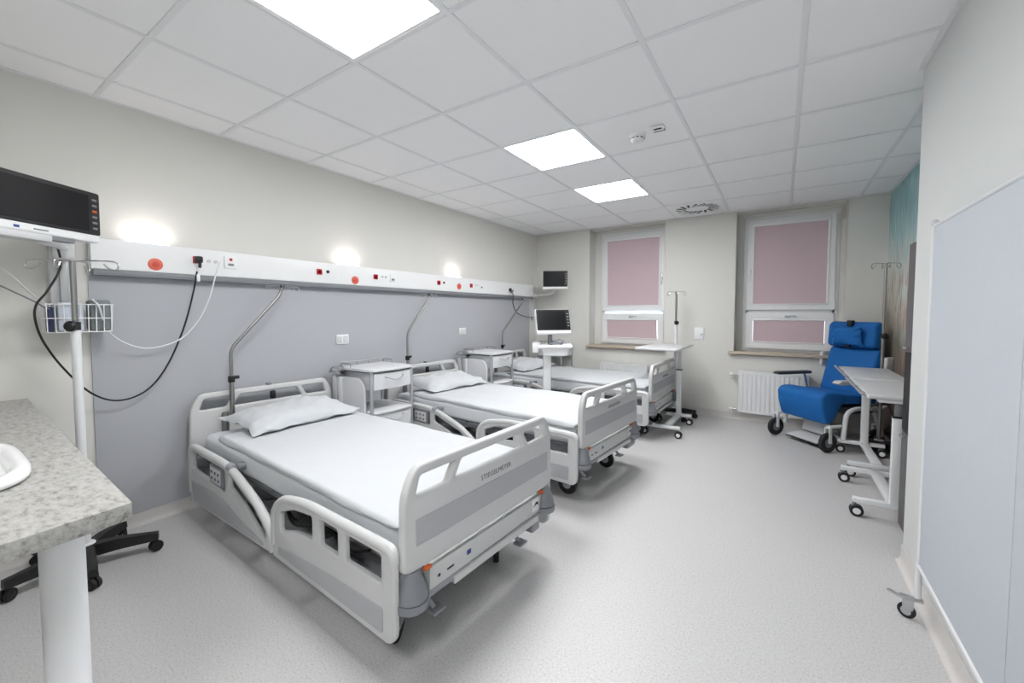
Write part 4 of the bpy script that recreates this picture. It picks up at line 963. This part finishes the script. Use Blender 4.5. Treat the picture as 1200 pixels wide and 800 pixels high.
# ------------------------------------------------------------------ tall dark cabinet in the niche
t = thing('tall_cabinet', 'tall narrow charcoal and black cabinet just behind the white wall corner', 'cabinet', (3.982, 2.392, 0))
cw, cdp, chh = .278, .37, 1.685
G().box((0.01, 0, .86), (cw-.02, cdp, 1.65), .004).build('carcass', M_CABG, t)
G().box((.01, 0, .02), (cw-.03, cdp-.02, .04), .002).build('plinth', M_BLACK, t)
dr = G().box((-cw/2+.008, 0, 1.375), (.018, cdp-.004, .615), .003).build('door', M_CABG, t)
d2 = G().box((-cw/2+.008, 0, .835), (.018, cdp-.004, .455), .003).build('door', M_CABB, t); d2['label'] = 'black door'
d3 = G().box((-cw/2+.008, 0, .325), (.018, cdp-.004, .555), .003).build('door', M_CABG, t)
for d_, z in ((dr, 1.09), (d3, .58)): G().box((-cw/2-.010, .13, z), (.016, .05, .012), .003).build('handle', M_ALU, d_)

# ------------------------------------------------------------------ white privacy screen by the right wall
t = thing('privacy_screen', 'white fabric folding screen on castors standing along the right wall', 'screen', (3.742, 1.65, 0))
# two panels, local y runs towards the camera side (negative)
sf = G().tube(fillet([(0, 0, .19), (0, 0, 1.64), (0, -1.52, 1.64), (0, -1.52, .19)], .012, 4), .008, 10).tube([(0, 0, .24), (0, -1.52, .24)], .009, 10).build('frame', M_POW, t)
for y0, y1, x0, x1 in ((-.006, -.775, 0, 0), (-.776, -1.514, .001, .016)):
    G().box(((x0+x1)/2, (y0+y1)/2, .94), (.005, math.hypot(y1-y0, x1-x0), 1.385), .001, (0, 0, math.atan2(-(x1-x0), y1-y0)+PI)).build('fabric_leaf', M_FABW, t)
G().cyl((0, 0, .10), (0, 0, .25), .011, 12).build('leg', M_POW, t); G().cyl((.0, -1.52, .10), (.0, -1.52, .25), .011, 12).build('leg', M_POW, t)
for y in (0., -1.52):
    G().box((-.018, y, .092), (.07, .030, .012), .004).build('foot_bar', M_ALU, t)
    g1, g2 = G(), G(); wheel(g1, g2, (-.030, y+.01, .030), Vector((.5, .86, 0)), .030, .018); o = g2.box((-.028, y+.004, .062), (.034, .028, .05), .006).build('caster', M_ALU, t); g1.build('tyre', M_RUB, o)
    G().box((-.068, y+.028, .082), (.045, .02, .006), .002, (0, .15, -.5)).build('brake_lever', M_ALU, t)
G().lathe([(.013, 0), (.013, .012), (.006, .018)], 12, Matrix.Translation((0, 0, 1.645))).build('end_cap', M_LGREY, t)

# ------------------------------------------------------------------ things on the ceiling
t = thing('smoke_detector', 'round white smoke detector on a ceiling tile', 'detector', (2.388, 2.165, H))
G().lathe([(.052, .004), (.053, -.012), (.050, -.016)], 28).build('base_ring', M_WHITE, t)
G().lathe([(.047, -.014), (.047, -.030), (.040, -.042), (.024, -.048), (.0001, -.049)], 28).build('sensor_dome', M_WHITE, t)
g = G()
for k in range(10):
    an = 2*PI*k/10; g.box((.0455*math.cos(an), .0455*math.sin(an), -.027), (.006, .018, .006), .001, (0, 0, an))
g.build('sensor_slots', M_DARK, t)
t = thing('alarm_indicator', 'small white alarm indicator plate beside the smoke detector', 'indicator', (2.535, 2.126, H))
G().box((0, 0, -.004), (.085, .075, .014), .004).build('cover_plate', M_WHITE, t)
G().box((0, -.012, -.012), (.05, .016, .008), .003).build('lamp', mat('dark_red_lens', (70, 12, 22), .2), t)
G().box((0, .030, -.012), (.07, .004, .004)).box((.036, .015, -.012), (.004, .03, .004)).build('cover_seam', M_DARK, t)
t = thing('air_vent', 'square ceiling air outlet with a ring of swirl slots near the windows', 'vent', (2.389, 4.50, H))
G().box((0, 0, .002), (.574, .58, .012), .003).build('face_plate', M_WHITE, t)
for k in range(16):
    an = 2*PI*k/16
    o = G().box((.175*math.cos(an), .175*math.sin(an), -.0055), (.11, .030, .004), .001, (0, 0, an+.5)).build('slot', M_BLACK, t)
    G().box((.175*math.cos(an)+.014*math.sin(an+.5), .175*math.sin(an)-.014*math.cos(an+.5), -.011), (.11, .012, .004), .001, (.5, 0, an+.5)).build('vane', M_WHITE, t)
